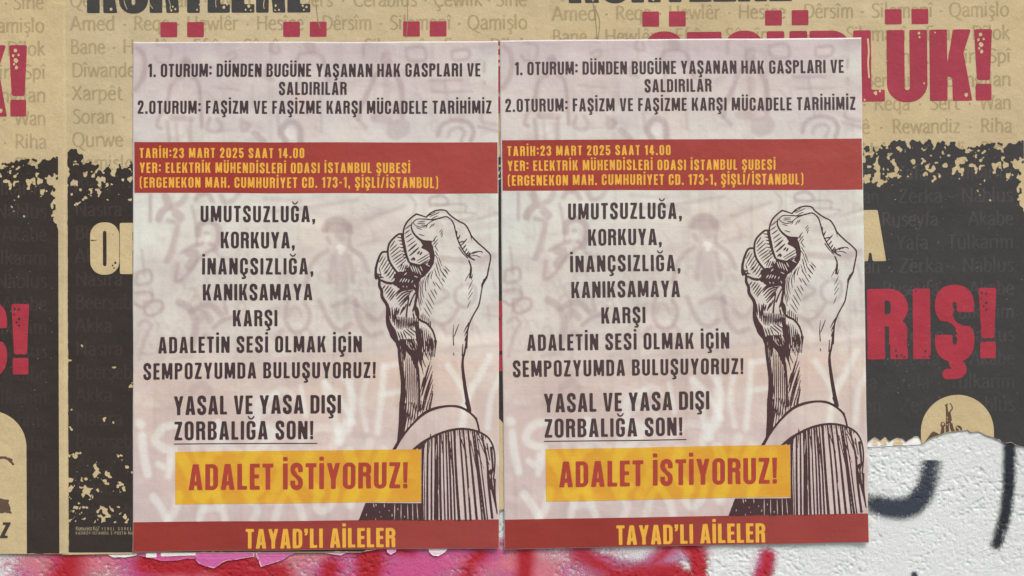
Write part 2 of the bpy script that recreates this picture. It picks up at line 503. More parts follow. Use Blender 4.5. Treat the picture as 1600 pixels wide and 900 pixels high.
# ------------------------------------------------------------------ lettering: a condensed poster face and a humanist text face
def block_field(ch, X, Y, s, t, k):
    """capital drawn in a box of height 1; s stem, t bar thickness, k width factor"""
    W = dict(A=.47, B=.43, C=.42, D=.43, E=.34, F=.33, G=.43, H=.44, I=s / k, K=.45, L=.33, M=.57, N=.45, O=.43, P=.42, R=.44, S=.42, T=.37,
             U=.43, V=.46, Y=.45, Z=.37)
    W.update({'0': .42, '1': .26, '2': .40, '3': .41, '4': .43, '5': .41, '7': .36, '.': s / k, ':': s / k, ',': s / k, '!': s / k * 1.02, '(': .22, ')': .22,
              '/': .34, '-': .24, "'": s / k, '’': s / k})
    base = {'Ç': 'C', 'Ğ': 'G', 'İ': 'I', 'Ö': 'O', 'Ş': 'S', 'Ü': 'U'}.get(ch, ch)
    w = W[base] * k
    B = lambda a, b, c, d: f_box(X, Y, a, b, c, d)
    un = lambda *f: np.maximum.reduce(f)
    r = w * 0.46
    def ring(x0, y0, x1, y1, rad, sx=s, ty=t):
        return np.minimum(f_rbox(X, Y, x0, y0, x1, y1, rad), -f_rbox(X, Y, x0 + sx, y0 + ty, x1 - sx, y1 - ty, max(rad - sx * 0.92, 0.015)))
    def bar(a, b, hw):
        return f_stroke(X, Y, [a, b], hw, True)
    def slant(x0, x1, y0, y1, wd):                 # parallelogram with level ends
        return f_poly(X, Y, [(x0, y0), (x0 + wd, y0), (x1 + wd, y1), (x1, y1)])
    if base == 'I': f = B(0, 0, s, 1)
    elif base == 'L': f = un(B(0, 0, s, 1), B(0, 0, w, t))
    elif base == 'E': f = un(B(0, 0, s, 1), B(0, 0, w, t), B(0, 1 - t, w, 1), B(0, .5 - t / 2 + .01, w * .93, .5 + t / 2 + .01))
    elif base == 'F': f = un(B(0, 0, s, 1), B(0, 1 - t, w, 1), B(0, .5 - t / 2, w * .93, .5 + t / 2))
    elif base == 'T': f = un(B(w / 2 - s / 2, 0, w / 2 + s / 2, 1), B(0, 1 - t, w, 1))
    elif base == 'H': f = un(B(0, 0, s, 1), B(w - s, 0, w, 1), B(0, .5 - t / 2 + .01, w, .5 + t / 2 + .01))
    elif base in 'O0': f = ring(0, -.012, w, 1.012, r)
    elif base == 'U': f = np.minimum(ring(0, -.012, w, 2, r), 1 - Y)
    elif base == 'C': f = np.minimum(ring(0, -.012, w, 1.012, r), -B(w - s - .05, .40, w + .1, .61)); 
    elif base == 'G':
        f = np.minimum(ring(0, -.012, w, 1.012, r), -B(w - s - .03, .53, w + .1, .665)); f = un(f, B(w * .52, .53 - t * .95, w, .53)) 
    elif base == 'D':
        o = np.minimum(f_rbox(X, Y, -.4, 0, w, 1, r), X); i = np.minimum(f_rbox(X, Y, -.4, t, w - s, 1 - t, max(r - s * .9, .015)), X - s)
        f = np.minimum(o, -i)
    elif base in 'PRB':
        top = np.minimum(f_rbox(X, Y, -.4, .47 if base != 'B' else .48, w * (.97 if base == 'B' else 1), 1, r), X)
        ti = np.minimum(f_rbox(X, Y, -.4, .47 + t if base != 'B' else .48 + t * .78, w * (.97 if base == 'B' else 1) - s, 1 - t, max(r - s * .9, .015)), X - s)
        f = un(np.minimum(top, -ti), B(0, 0, s, 1))
        if base == 'R':
            f = un(f, slant(w - s * 1.02, w - s * 1.12, 0, .40, s), np.minimum(f_rbox(X, Y, w * .25, .2, w * .975, .55, .12), -f_rbox(X, Y, -.2, .05, w - s * 1.1, .47, .06)))
            f = np.minimum(f, -np.minimum(B(s, -.1, w - s * 1.1, .46), 1e9))
        if base == 'B':
            bo = np.minimum(f_rbox(X, Y, -.4, 0, w, .535, r), X); bi = np.minimum(f_rbox(X, Y, -.4, t, w - s, .48 - .0, max(r - s * .9, .015)), X - s)
            f = un(np.minimum(f, -np.minimum(bi, 1e9)), np.minimum(bo, -bi))
    elif base == 'S':
        c = s / 2; q = w - c
        p = spline([(q, .66), (q, .80), (q - .03 * k, .89), (w / 2, 1.01 - t / 2), (c + .03 * k, .89), (c, .78), (c + .02, .66), (w / 2, .51), (q - .015, .36), (q, .22), (q - .03 * k, .11),
                    (w / 2, t / 2 - .01), (c + .03 * k, .11), (c, .20), (c, .34)], 5)
        f = f_stroke(X, Y, p, s / 2, True)
    elif base == 'A':
        cx = w / 2; ap = s * .62
        o = f_poly(X, Y, [(0, 0), (cx - ap, 1), (cx + ap, 1), (w, 0)])
        dx = (cx - ap) ; sl = s * 1.02
        inn = f_poly(X, Y, [(sl + dx * .33, .33), (cx, .86), (w - sl - dx * .33, .33)])
        low = f_poly(X, Y, [(sl, -.2 * 0 - .1), (sl + dx * .205, .33 - t), (w - sl - dx * .205, .33 - t), (w - sl, -.1)])
        f = np.minimum(np.minimum(o, -inn), -low)
    elif base == 'V':
        cx = w / 2; ap = s * .60
        o = f_poly(X, Y, [(0, 1), (cx - ap, 0), (cx + ap, 0), (w, 1)]); f = np.minimum(o, -f_poly(X, Y, [(s, 1.1), (cx, .20), (w - s, 1.1)]))
    elif base == 'Y':
        cx = w / 2
        f = un(B(cx - s / 2, 0, cx + s / 2, .45), f_poly(X, Y, [(0, 1), (s, 1), (cx + s * .42, .36), (cx - s / 2, .36)]), f_poly(X, Y, [(w, 1), (w - s, 1), (cx - s * .42, .36), (cx + s / 2, .36)]))
    elif base == 'K':
        f = un(B(0, 0, s, 1), f_poly(X, Y, [(s * .9, .36), (w - s * 1.06, 1), (w - .01, 1), (s * .9 + s * .55, .30)]), f_poly(X, Y, [(s * 1.25, .52), (s * 1.9, .70), (w, 0), (w - s * 1.1, 0)]))
    elif base == 'M':
        cx = w / 2; sv = s * .93
        f = un(B(0, 0, sv, 1), B(w - sv, 0, w, 1), f_poly(X, Y, [(0, 1), (s * 1.22, 1), (cx + s * .30, .06), (cx - s * .34, .06)]), f_poly(X, Y, [(w, 1), (w - s * 1.22, 1), (cx - s * .30, .06), (cx + s * .34, .06)]))
        f = np.minimum(f, -f_poly(X, Y, [(s * 1.24, 1.1), (cx, .42), (w - s * 1.24, 1.1)]))
    elif base == 'N':
        sv = s * .93
        f = un(B(0, 0, sv, 1), B(w - sv, 0, w, 1), f_poly(X, Y, [(0, 1), (s * 1.1, 1), (w, 0), (w - s * 1.1, 0)]))
    elif base == 'Z':
        f = un(B(0, 1 - t, w, 1), B(0, 0, w, t), f_poly(X, Y, [(0, t * .7), (s * 1.05, t * .7), (w, 1 - t * .7), (w - s * 1.05, 1 - t * .7)]))
    elif base == '1': f = un(B(w - s, 0, w, 1), f_poly(X, Y, [(0, .86), (0, .74), (w - s * .5, .80), (w - s * .5, 1), (w - s, 1)]))
    elif base == '2':
        c = s / 2; q = w - c
        p = spline([(c, .66), (c, .80), (c + .03, .90), (w / 2, 1.01 - t / 2), (q - .03, .90), (q, .78), (q - .02, .64), (w / 2, .40), (c + .04, .22), (c, .06)], 5)
        f = un(np.minimum(f_stroke(X, Y, p, s / 2, True), Y), B(0, 0, w * .97, t))
    elif base == '3':
        c = s / 2; q = w - c
        p1 = spline([(c, .70), (c, .82), (w / 2, 1.01 - t / 2), (q - .01, .84), (q - .01, .70), (w * .62, .53), (w * .42, .52)], 5)
        p2 = spline([(w * .42, .52), (w * .62, .51), (q, .36), (q, .20), (w / 2, t / 2 - .01), (c, .18), (c, .31)], 5)
        f = un(f_stroke(X, Y, p1, s / 2, True), f_stroke(X, Y, p2, s / 2, True))
    elif base == '4': f = un(B(w - s * 1.55, 0, w - s * .55, 1), B(0, .20, w, .20 + t), f_poly(X, Y, [(0, .2), (0, .34), (w - s * 1.75, 1), (w - s * 1.0, 1), (s * .8, .30)]))
    elif base == '5':
        c = s / 2; q = w - c
        p = spline([(c, .48), (w * .42, .60), (q - .03, .54), (q, .38), (q, .22), (w / 2, t / 2 - .01), (c, .18), (c, .31)], 5)
        f = un(B(0.01, 1 - t, w * .95, 1), B(0.01, .44, s * .95, 1), f_stroke(X, Y, p, s / 2, True))
    elif base == '7': f = un(B(0, 1 - t, w, 1), f_poly(X, Y, [(w * .18, 0), (w * .18 + s, 0), (w, .9), (w, 1), (w - s, .95)]))
    elif base == '.': f = B(0, 0, s, s * 1.05)
    elif base == ':': f = un(B(0, .17, s, .17 + s * 1.05), B(0, .62, s, .62 + s * 1.05))
    elif base == ',': f = un(B(0, 0, s, s * 1.05), f_poly(X, Y, [(s * .35, .02), (s, .02), (s * .75, -.13), (s * .1, -.16), (s * .1, -.10)]))
    elif base in "'’": f = un(B(0, 1 - s * 1.05, s, 1), f_poly(X, Y, [(s * .35, 1 - s), (s, 1 - s), (s * .75, 1 - s - .15), (s * .1, 1 - s - .18), (s * .1, 1 - s - .12)]))
    elif base == '!': f = un(B(w * .06, 0, w * .94, s * .95), f_poly(X, Y, [(0, 1), (w, 1), (w * .86, s * 1.15), (w * .14, s * 1.15)]))
    elif base == '(' or base == ')':
        q = [(w, 1.02), (w * .45, .86), (s * .45, .5), (w * .45, .14), (w, -.02)]
        q = [(w * .9, 1.06), (s * .5, .95), (s * .42, .5), (s * .5, .05), (w * .9, -.06)]
        if base == ')': q = [(w - a, b) for a, b in q]
        f = f_stroke(X, Y, spline(q), s * .36, True)
    elif base == '/': f = slant(0, w - s, -.02, 1.02, s * .85)
    elif base == '-': f = B(0, .40, w, .40 + t)
    else: raise KeyError(ch)
    cx = w / 2
    d = s * .95
    if ch in 'İ': f = un(f, B(cx - d / 2, 1.09, cx + d / 2, 1.09 + d * .9))
    if ch in 'ÖÜ': g_ = w * .5 - d * .62; f = un(f, B(cx - g_ / 2 - d, 1.08, cx - g_ / 2, 1.08 + d * .9), B(cx + g_ / 2, 1.08, cx + g_ / 2 + d, 1.08 + d * .9))
    if ch == 'Ğ': f = un(f, f_stroke(X, Y, spline([(cx - .13 * k, 1.24), (cx - .07 * k, 1.14), (cx, 1.12), (cx + .07 * k, 1.14), (cx + .13 * k, 1.24)]), .042))
    if ch in 'ÇŞ': f = un(f, f_stroke(X, Y, spline([(cx - .01, .02), (cx - .01, -.07), (cx + .06 * k, -.11), (cx + .05 * k, -.20), (cx - .08 * k, -.22)]), s * .30))
    return f, w

_blk = {}
def block_glyph(ch, style, res):
    key = (ch, style, res)
    if key not in _blk:
        s, t, k = style
        dx = 1.0 / res
        X, Y = grid(-0.12, -0.34, 0.62 * k + 0.25, 1.42, dx)
        f, w = block_field(ch, X, Y, s, t, k)
        v, fc = march(f, -0.12, -0.34, dx, run=5)
        _blk[key] = (v, fc, w)
    return _blk[key]

POSTER = (0.185, 0.150, 1.14)
HEAVY = (0.248, 0.165, 1.32)

def block_line(text, x0, x1, base0, base1, cap0, cap1, style, res=26, space=0.16):
    """fit a line of capitals between x0 and x1 by its tracking; the baseline may slope"""
    cap = (cap0 + cap1) / 2
    ws = []
    for c in text:
        ws.append(space if c == ' ' else block_glyph(c, style, res)[2])
    W = (x1 - x0) / cap
    gap = (W - sum(ws)) / max(len(text) - 1, 1)
    V, F = [], []; n = 0; pen = 0.0
    for c, w in zip(text, ws):
        if c != ' ':
            v, f, _ = block_glyph(c, style, res)
            u = (v[:, 0] + pen) * cap
            tt = u / (x1 - x0)
            P = np.stack([x0 + u, base0 + (base1 - base0) * tt - v[:, 1] * (cap0 + (cap1 - cap0) * tt)], 1)
            V.append(P); F += [tuple(i + n for i in g) for g in f]; n += len(P)
        pen += w + gap
    return np.vstack(V), F

# humanist text face, pen strokes with contrast
HUM = {
 'a': (.50, [[(.09, .60), (.2, .71), (.33, .69), (.40, .56), (.40, .12), (.45, .01)], [(.40, .43), (.24, .39), (.09, .27), (.08, .12), (.18, .02), (.30, .05), (.40, .17)]]),
 'b': (.55, [[(.1, 1.05), (.1, .03)], [(.1, .56), (.25, .71), (.42, .63), (.48, .38), (.41, .10), (.26, .01), (.1, .06)]]),
 'c': (.46, [[(.42, .62), (.29, .71), (.13, .61), (.06, .36), (.13, .10), (.29, .01), (.43, .09)]]),
 'd': (.56, [[(.45, 1.05), (.45, .0)], [(.45, .60), (.32, .71), (.15, .63), (.06, .36), (.13, .10), (.28, .01), (.45, .16)]]),
 'e': (.50, [[(.07, .40), (.43, .40)], [(.43, .40), (.40, .60), (.27, .71), (.13, .61), (.06, .36), (.13, .10), (.30, .01), (.44, .09)]]),
 'f': (.33, [[(.37, 1.02), (.26, 1.04), (.17, .92), (.16, .6), (.16, 0)], [(.04, .70), (.33, .70)]]),
 'g': (.52, [[(.42, .46), (.35, .66), (.22, .71), (.09, .62), (.06, .46), (.12, .30), (.25, .24), (.37, .30), (.42, .46)], [(.16, .26), (.10, .16), (.22, .08), (.40, .05), (.47, -.08), (.36, -.25), (.16, -.27), (.04, -.16), (.12, -.01), (.22, .07)], [(.38, .63), (.51, .71)]]),
 'h': (.56, [[(.1, 1.05), (.1, 0)], [(.1, .50), (.2, .65), (.34, .71), (.44, .62), (.46, .40), (.46, 0)]]),
 'ı': (.24, [[(.1, .72), (.1, 0)], [(.1, .70), (.03, .66)]]),
 'k': (.50, [[(.1, 1.05), (.1, 0)], [(.42, .71), (.12, .36)], [(.20, .43), (.48, 0)]]),
 'l': (.24, [[(.1, 1.05), (.1, 0)], [(.1, 1.03), (.03, .99)]]),
 'm': (.82, [[(.1, .72), (.1, 0)], [(.1, .70), (.03, .66)], [(.1, .52), (.2, .66), (.31, .71), (.40, .62), (.41, .40), (.41, 0)], [(.41, .52), (.50, .66), (.61, .71), (.71, .62), (.72, .40), (.72, 0)]]),
 'n': (.57, [[(.1, .72), (.1, 0)], [(.1, .70), (.03, .66)], [(.1, .50), (.2, .65), (.34, .71), (.45, .62), (.47, .40), (.47, 0)]]),
 'o': (.56, [[(.28, .71), (.13, .62), (.06, .36), (.13, .10), (.28, .01), (.43, .10), (.50, .36), (.43, .62), (.28, .71)]]),
 'p': (.56, [[(.1, .72), (.1, -.30)], [(.1, .70), (.03, .66)], [(.1, .55), (.25, .71), (.42, .63), (.49, .38), (.42, .10), (.27, .01), (.1, .07)]]),
 'q': (.56, [[(.45, .72), (.45, -.30)], [(.45, .62), (.32, .71), (.15, .63), (.06, .36), (.13, .10), (.28, .01), (.45, .16)]]),
 'r': (.36, [[(.1, .72), (.1, 0)], [(.1, .70), (.03, .66)], [(.1, .46), (.18, .63), (.34, .70)]]),
 's': (.42, [[(.36, .63), (.24, .71), (.11, .64), (.10, .50), (.22, .40), (.34, .30), (.36, .14), (.24, .01), (.06, .07)]]),
 't': (.36, [[(.16, .90), (.16, .40), (.16, .14), (.23, .02), (.35, .05)], [(.04, .70), (.34, .70)]]),
 'u': (.57, [[(.1, .72), (.1, .30), (.13, .08), (.25, .01), (.38, .08), (.46, .22)], [(.46, .72), (.46, 0)]]),
 'v': (.48, [[(.03, .72), (.24, 0)], [(.24, 0), (.45, .72)]]),
 'w': (.76, [[(.03, .72), (.21, 0)], [(.21, 0), (.38, .68)], [(.38, .68), (.56, 0)], [(.56, 0), (.73, .72)]]),
 'y': (.49, [[(.04, .72), (.25, .03)], [(.45, .72), (.24, .0), (.17, -.20), (.06, -.27)]]),
 'z': (.46, [[(.06, .69), (.41, .69)], [(.41, .69), (.05, .03)], [(.05, .03), (.43, .03)]]),
 'A': (.66, [[(.03, 0), (.32, 1.02)], [(.32, 1.02), (.63, 0)], [(.13, .34), (.52, .34)]]),
 'B': (.58, [[(.1, 1), (.1, 0)], [(.1, .98), (.30, .97), (.44, .86), (.43, .66), (.30, .54), (.1, .53)], [(.24, .54), (.42, .48), (.52, .30), (.44, .08), (.28, .02), (.1, .02)]]),
 'C': (.62, [[(.56, .92), (.38, .99), (.17, .88), (.07, .52), (.16, .14), (.38, .01), (.58, .09)]]),
 'D': (.70, [[(.1, 1), (.1, 0)], [(.1, .98), (.34, .96), (.56, .82), (.64, .52), (.56, .18), (.36, .03), (.1, .02)]]),
 'E': (.50, [[(.1, 1), (.1, 0)], [(.1, .98), (.46, .98)], [(.1, .52), (.42, .52)], [(.1, .02), (.48, .02)]]),
 'G': (.68, [[(.60, .91), (.40, .99), (.18, .88), (.07, .50), (.17, .13), (.40, .01), (.60, .06)], [(.60, .46), (.60, .05)], [(.42, .46), (.61, .46)]]),
 'H': (.70, [[(.1, 1), (.1, 0)], [(.60, 1), (.60, 0)], [(.1, .52), (.60, .52)]]),
 'K': (.62, [[(.1, 1), (.1, 0)], [(.54, 1), (.12, .50)], [(.22, .60), (.60, 0)]]),
 'N': (.72, [[(.1, 1), (.1, 0)], [(.1, 1), (.61, 0)], [(.61, 1), (.61, 0)]]),
 'P': (.54, [[(.1, 1), (.1, 0)], [(.1, .98), (.32, .96), (.47, .82), (.46, .60), (.32, .46), (.1, .44)]]),
 'Q': (.78, [[(.39, .99), (.17, .88), (.07, .50), (.17, .13), (.39, .01), (.61, .13), (.71, .50), (.61, .88), (.39, .99)], [(.44, .02), (.58, -.16), (.78, -.26)]]),
 'R': (.60, [[(.1, 1), (.1, 0)], [(.1, .98), (.32, .96), (.46, .83), (.45, .63), (.31, .50), (.1, .48)], [(.26, .50), (.58, 0)]]),
 'S': (.52, [[(.46, .90), (.31, .99), (.14, .92), (.09, .74), (.19, .58), (.37, .45), (.47, .26), (.38, .06), (.22, .01), (.06, .09)]]),
 'T': (.56, [[(.28, .98), (.28, 0)], [(.03, .98), (.53, .98)]]),
 'W': (.96, [[(.03, 1), (.25, 0)], [(.25, 0), (.48, .95)], [(.48, .95), (.72, 0)], [(.72, 0), (.93, 1)]]),
 'X': (.62, [[(.05, 1), (.57, 0)], [(.55, 1), (.05, 0)]]),
 'Y': (.58, [[(.03, 1), (.28, .46)], [(.55, 1), (.28, .46)], [(.28, .48), (.28, 0)]]),
 'Z': (.56, [[(.06, .97), (.51, .97)], [(.51, .97), (.05, .03)], [(.05, .03), (.53, .03)]]),
 '·': (.40, [[(.18, .40), (.20, .40)]]),
}
_hum = {}
def hum_glyph(ch, res=17):
    key = (ch, res)
    if key in _hum: return _hum[key]
    b = {'ê': 'e', 'î': 'ı', 'i': 'ı', 'ş': 's', 'ç': 'c', 'Ç': 'C', 'Ş': 'S', 'ü': 'u', 'ö': 'o'}.get(ch, ch)
    w, paths = HUM[b]
    dx = 1.0 / res
    X, Y = grid(-.15, -.48, w + .2, 1.2, dx)
    f = np.full(X.shape, -1e9)
    for p in paths:
        q = spline(p, 4) if len(p) > 2 else np.array([np.array(p[0]) + (np.array(p[1]) - np.array(p[0])) * k / 4 for k in range(5)])
        d = np.gradient(q, axis=0); ang = np.arctan2(d[:, 1], d[:, 0])
        hw = 0.038 + 0.030 * np.abs(np.sin(ang + 0.35))
        if len(p) == 2:
            hw = hw * np.array([1.18, 1.0, .95, 1.0, 1.18])
        if ch == '·': hw = np.full(len(q), .075)
        f = np.maximum(f, f_stroke(X, Y, q, hw, len(p) == 2 and ch != '·'))
    xc = w / 2
    if ch == 'i': f = np.maximum(f, f_stroke(X, Y, [(.10, .945), (.11, .945)], .072))
    if ch in 'êî':
        c = .26 if ch == 'ê' else .10
        f = np.maximum(f, f_stroke(X, Y, [(c - .13, .86), (c, 1.03), (c + .13, .86)], .036))
    if ch in 'şŞçÇ': f = np.maximum(f, f_stroke(X, Y, spline([(xc - .02, .0), (xc - .01, -.10), (xc + .08, -.16), (xc + .05, -.29), (xc - .08, -.30)]), .042))
    if ch in 'üö': f = np.maximum(f, np.maximum(f_stroke(X, Y, [(xc - .12, .92), (xc - .11, .92)], .06), f_stroke(X, Y, [(xc + .11, .92), (xc + .12, .92)], .06)))
    v, fc = march(f, -.15, -.48, dx, run=4)
    _hum[key] = (v, fc, w)
    return _hum[key]

def hum_line(text, x0, base, cap, track=0.03, res=17, x1=None):
    V, F = [], []; n = 0; pen = 0.0
    ws = [.26 if c == ' ' else hum_glyph(c, res)[2] for c in text]
    xs = 1.14                                   # the face is drawn a little wide
    if x1 is not None and len(text) > 1:
        xs = ((x1 - x0) / cap) / (sum(ws) + track * (len(text) - 1))
    for c, w in zip(text, ws):
        if c != ' ':
            v, f, _ = hum_glyph(c, res)
            V.append(np.stack([x0 + (v[:, 0] + pen) * cap * xs, base - v[:, 1] * cap], 1))
            F += [tuple(i + n for i in g) for g in f]; n += len(v)
        pen += w + track
    return np.vstack(V), F, x0 + pen * cap * xs

def join(parts):
    V, F = [], []; n = 0
    for v, f in parts:
        V.append(v); F += [tuple(i + n for i in g) for g in f]; n += len(v)
    return np.vstack(V), F

# ------------------------------------------------------------------ the three brown campaign posters
TAN = col(182, 165, 130)
def rot_map(anchor, th):
    c, s = math.cos(th), math.sin(th)
    def f(p):
        p = np.asarray(p, float); a = p[..., 0] - 109.5; b = p[..., 1] - 47.5
        return np.stack([anchor[0] + a * c + b * s, anchor[1] + b * c - a * s], -1)
    def inv(q):
        q = np.asarray(q, float); x = q[..., 0] - anchor[0]; y = q[..., 1] - anchor[1]
        return np.stack([109.5 + x * c - y * s, 47.5 + x * s + y * c], -1)
    return f, inv

K1, K1i = rot_map((-645.2, 52.5), 0.003)
K2, K2i = rot_map((109.5, 47.5), 0.003)
K3, K3i = rot_map((862.5, 32.0), 0.0098)

TOP_N, LEFT_M, RIGHT_M = -207.0, 94.0, 858.5

def jag(m, seed, amp, sc):
    return amp * (fbm(np.asarray(m) / sc, np.zeros_like(np.asarray(m, float)) + seed, seed, 3) - 0.5) * 2

_p3 = np.array([(840, 700), (1000, 704), (1200, 698), (1330, 694), (1356, 692), (1360, 688.5), (1367, 684), (1372, 688), (1376, 690), (1380, 686), (1384, 683.5), (1387, 688),
                (1390, 691), (1396, 687), (1404, 685), (1411, 686.5), (1416, 691.5), (1421, 688), (1430, 683.5), (1436, 684), (1439.5, 689), (1441, 694.5), (1446, 692), (1452, 687), (1458, 684),
                (1465, 682), (1475, 678), (1490, 675), (1505, 673.5), (1512, 673), (1518, 676.5), (1524, 675), (1533, 676), (1541, 681), (1552, 684.5), (1562, 687.5), (1568, 693),
                (1575, 692.5), (1580, 692), (1590, 696.5), (1600, 699), (1625, 703)], float)
_m3 = K3i(_p3)
def bottom1(m): return 868.0 - 47.5 - 5 + 47.5 + np.zeros_like(m)
def bottom2(m): return np.interp(m, [94, 205, 215, 560, 640, 700, 760, 781, 786, 858], [867.5, 866, 864.5, 865, 850, 828, 806, 800, 798, 790]) + jag(m, 5, 1.2, 9) * smooth(m, 560, 640)
def bottom3(m): return np.interp(m, _m3[:, 0], _m3[:, 1]) + jag(m, 9, 0.7, 5)

def kraft_sheet(name_root, fm, base, seed, bottom, mcols, label, loc_px):
    loc = world_pts(np.array([loc_px], float), np.array([base]))[0]
    root = empty('campaign_poster', tuple(loc), label, 'poster', 'brown campaign posters pasted side by side')
    sh = Sheet(root, fm, base, 3, 0.0011, M_KRAFT); sh.shared = True; sh.torn = bottom is bottom3
    T = np.concatenate([np.linspace(0, 0.995, 178), [0.9965, 0.998, 0.999, 1.0]])
    bot = bottom(mcols)
    MM = np.broadcast_to(mcols, (len(T), len(mcols)))
    NN = TOP_N + (bot[None, :] - TOP_N) * T[:, None]
    ny, nx = MM.shape
    idx = np.arange(ny * nx).reshape(ny, nx)
    q = np.stack([idx[:-1, :-1], idx[1:, :-1], idx[1:, 1:], idx[:-1, 1:]], -1).reshape(-1, 4)
    p = np.stack([MM.ravel(), NN.ravel()], 1)
    tint = 1.0 + 0.18 * (fbm(p[:, 0] / 120, p[:, 1] / 120, seed + 3, 3) - 0.5)
    warm = 0.5 * (fbm(p[:, 0] / 200, p[:, 1] / 160, seed + 8, 2) - 0.5)
    c = TAN[None, :] * tint[:, None]
    c[:, 2] *= 1 - 0.25 * warm; c[:, 0] *= 1 + 0.06 * warm
    if bottom is not bottom1:                       # pale torn core along the ragged lower edge
        dist = (bot[None, :] - NN).ravel(); tor = smooth(MM.ravel(), 560, 600)
        wt = ((1 - smooth(dist, 0.6, 2.6)) * tor * smooth(fbm(p[:, 0] / 6, p[:, 1] / 6, seed + 70, 2), 0.25, 0.55))[:, None]
        c = c * (1 - wt) + np.array(col(206, 200, 186)) * wt
    ring = list(idx[0, ::-1]) + list(idx[1:, 0]) + list(idx[-1, 1:]) + list(idx[-2:0:-1, -1])
    sh.put('paper_sheet', p, [tuple(f) for f in q], c, 0.0, skirt=ring)
    return root, sh

cols = np.linspace(LEFT_M, RIGHT_M, 128)
cols3 = np.concatenate([np.arange(LEFT_M, 590, 6.0), np.linspace(590, RIGHT_M, 190)])
cols2 = np.concatenate([np.arange(LEFT_M, 560, 6.0), np.linspace(560, RIGHT_M, 100)])

# black printed block with its ragged, worn edge
def block_raw(M, N):
    e = np.interp(M, [100, 104, 118, 123, 130, 140, 152, 165, 178, 190, 200, 208, 260, 400, 520, 590, 610, 630, 660, 700, 735, 765, 790, 815, 840, 850],
                  [238, 239, 238, 246, 254, 258, 263, 266, 271, 270, 262, 258, 262, 258, 264, 262, 258, 252, 244, 250, 254, 262, 256, 250, 252, 252])
    n1 = fbm(M / 8, N / 9, 71, 4, 0.66) - 0.5
    f = (N - e + 5) + 46 * n1 * smooth(N, 232, 258) + 14 * n1
    hol = (fbm(M / 7 + 50, N / 8, 77, 3, 0.66) - 0.535 - 0.0060 * np.abs(N - 282)) * 55
    f = np.minimum(f, -hol)
    f = np.minimum(f, M - 104.5 - 1.2 * (fbm(M / 5, N / 5, 81, 2) - 0.3))
    ed = 845.0 - smooth(N, 280, 290) * (1 - smooth(N, 330, 360)) * (4 + 26 * np.clip(fbm(M / 7, N / 6, 83, 3, 0.65) - 0.32, 0, 1))
    f = np.minimum(f, ed - M)
    # flaked patches low on the left, and a few loose flecks
    win = (1 - smooth(M, 200, 330)) * smooth(N, 660, 730) * (1 - smooth(N, 815, 835))
    fl = (fbm(M / 6 + 9, N / 6 + 4, 91, 3, 0.65) - 0.70 + 0.055 * (win - 1) * 6) * 40
    f = np.minimum(f, -fl)
    for (x, y, r) in [(108, 563, 2.6), (177, 574, 2.2), (127, 541, 1.8), (203, 604, 4), (161, 655, 3), (175, 661, 2.5), (110, 640, 1.8), (109, 670, 3), (116, 711, 5), (120, 708, 3),
                      (148, 733, 5), (150, 740, 3), (146, 728, 2.6), (166, 741, 5), (171, 746, 2.6), (133, 768, 6), (128, 772, 3.4), (138, 764, 3), (108, 750, 4.5), (107, 765, 4), (186, 712, 3.4), (190, 763, 3),
                      (190, 757, 2.4), (163, 800, 5), (168, 806, 4), (158, 812, 3.5), (172, 796, 3), (160, 794, 3), (193, 808, 4), (197, 813, 2.4), (184, 793, 3), (177, 816, 2.2), (129, 811, 2), (198, 730, 3)]:
        ang = (x * 7 + y * 3) % 3
        dx_ = (M - x) * math.cos(ang) + (N - y) * math.sin(ang); dy_ = -(M - x) * math.sin(ang) + (N - y) * math.cos(ang)
        d = r * (0.1 + 1.5 * vnoise(M / 2.2 + x, N / 2.2 + y, 95)) - np.hypot(dx_ * 0.65, dy_ * 1.3)
        f = np.minimum(f, -d)
    return f

_BX, _BY = grid(101, 226, 849, 872, 1.9)
_BF = block_raw(_BX, _BY)

def p3pts(L, ox=1440, oy=630, k=10.0):
    return K3i(np.array([(ox + x / k, oy + y / k) for x, y in L]))

# the emblem: rounded tan arch with a small drawing of figures
ARCH_C, ARCH_R, ARCH_T = 737.2, 57.0, 638.7
def arch_field(M, N):
    return np.minimum(f_rbox(M, N, ARCH_C - ARCH_R, ARCH_T, ARCH_C + ARCH_R, 1200, ARCH_R), 866.0 - N)

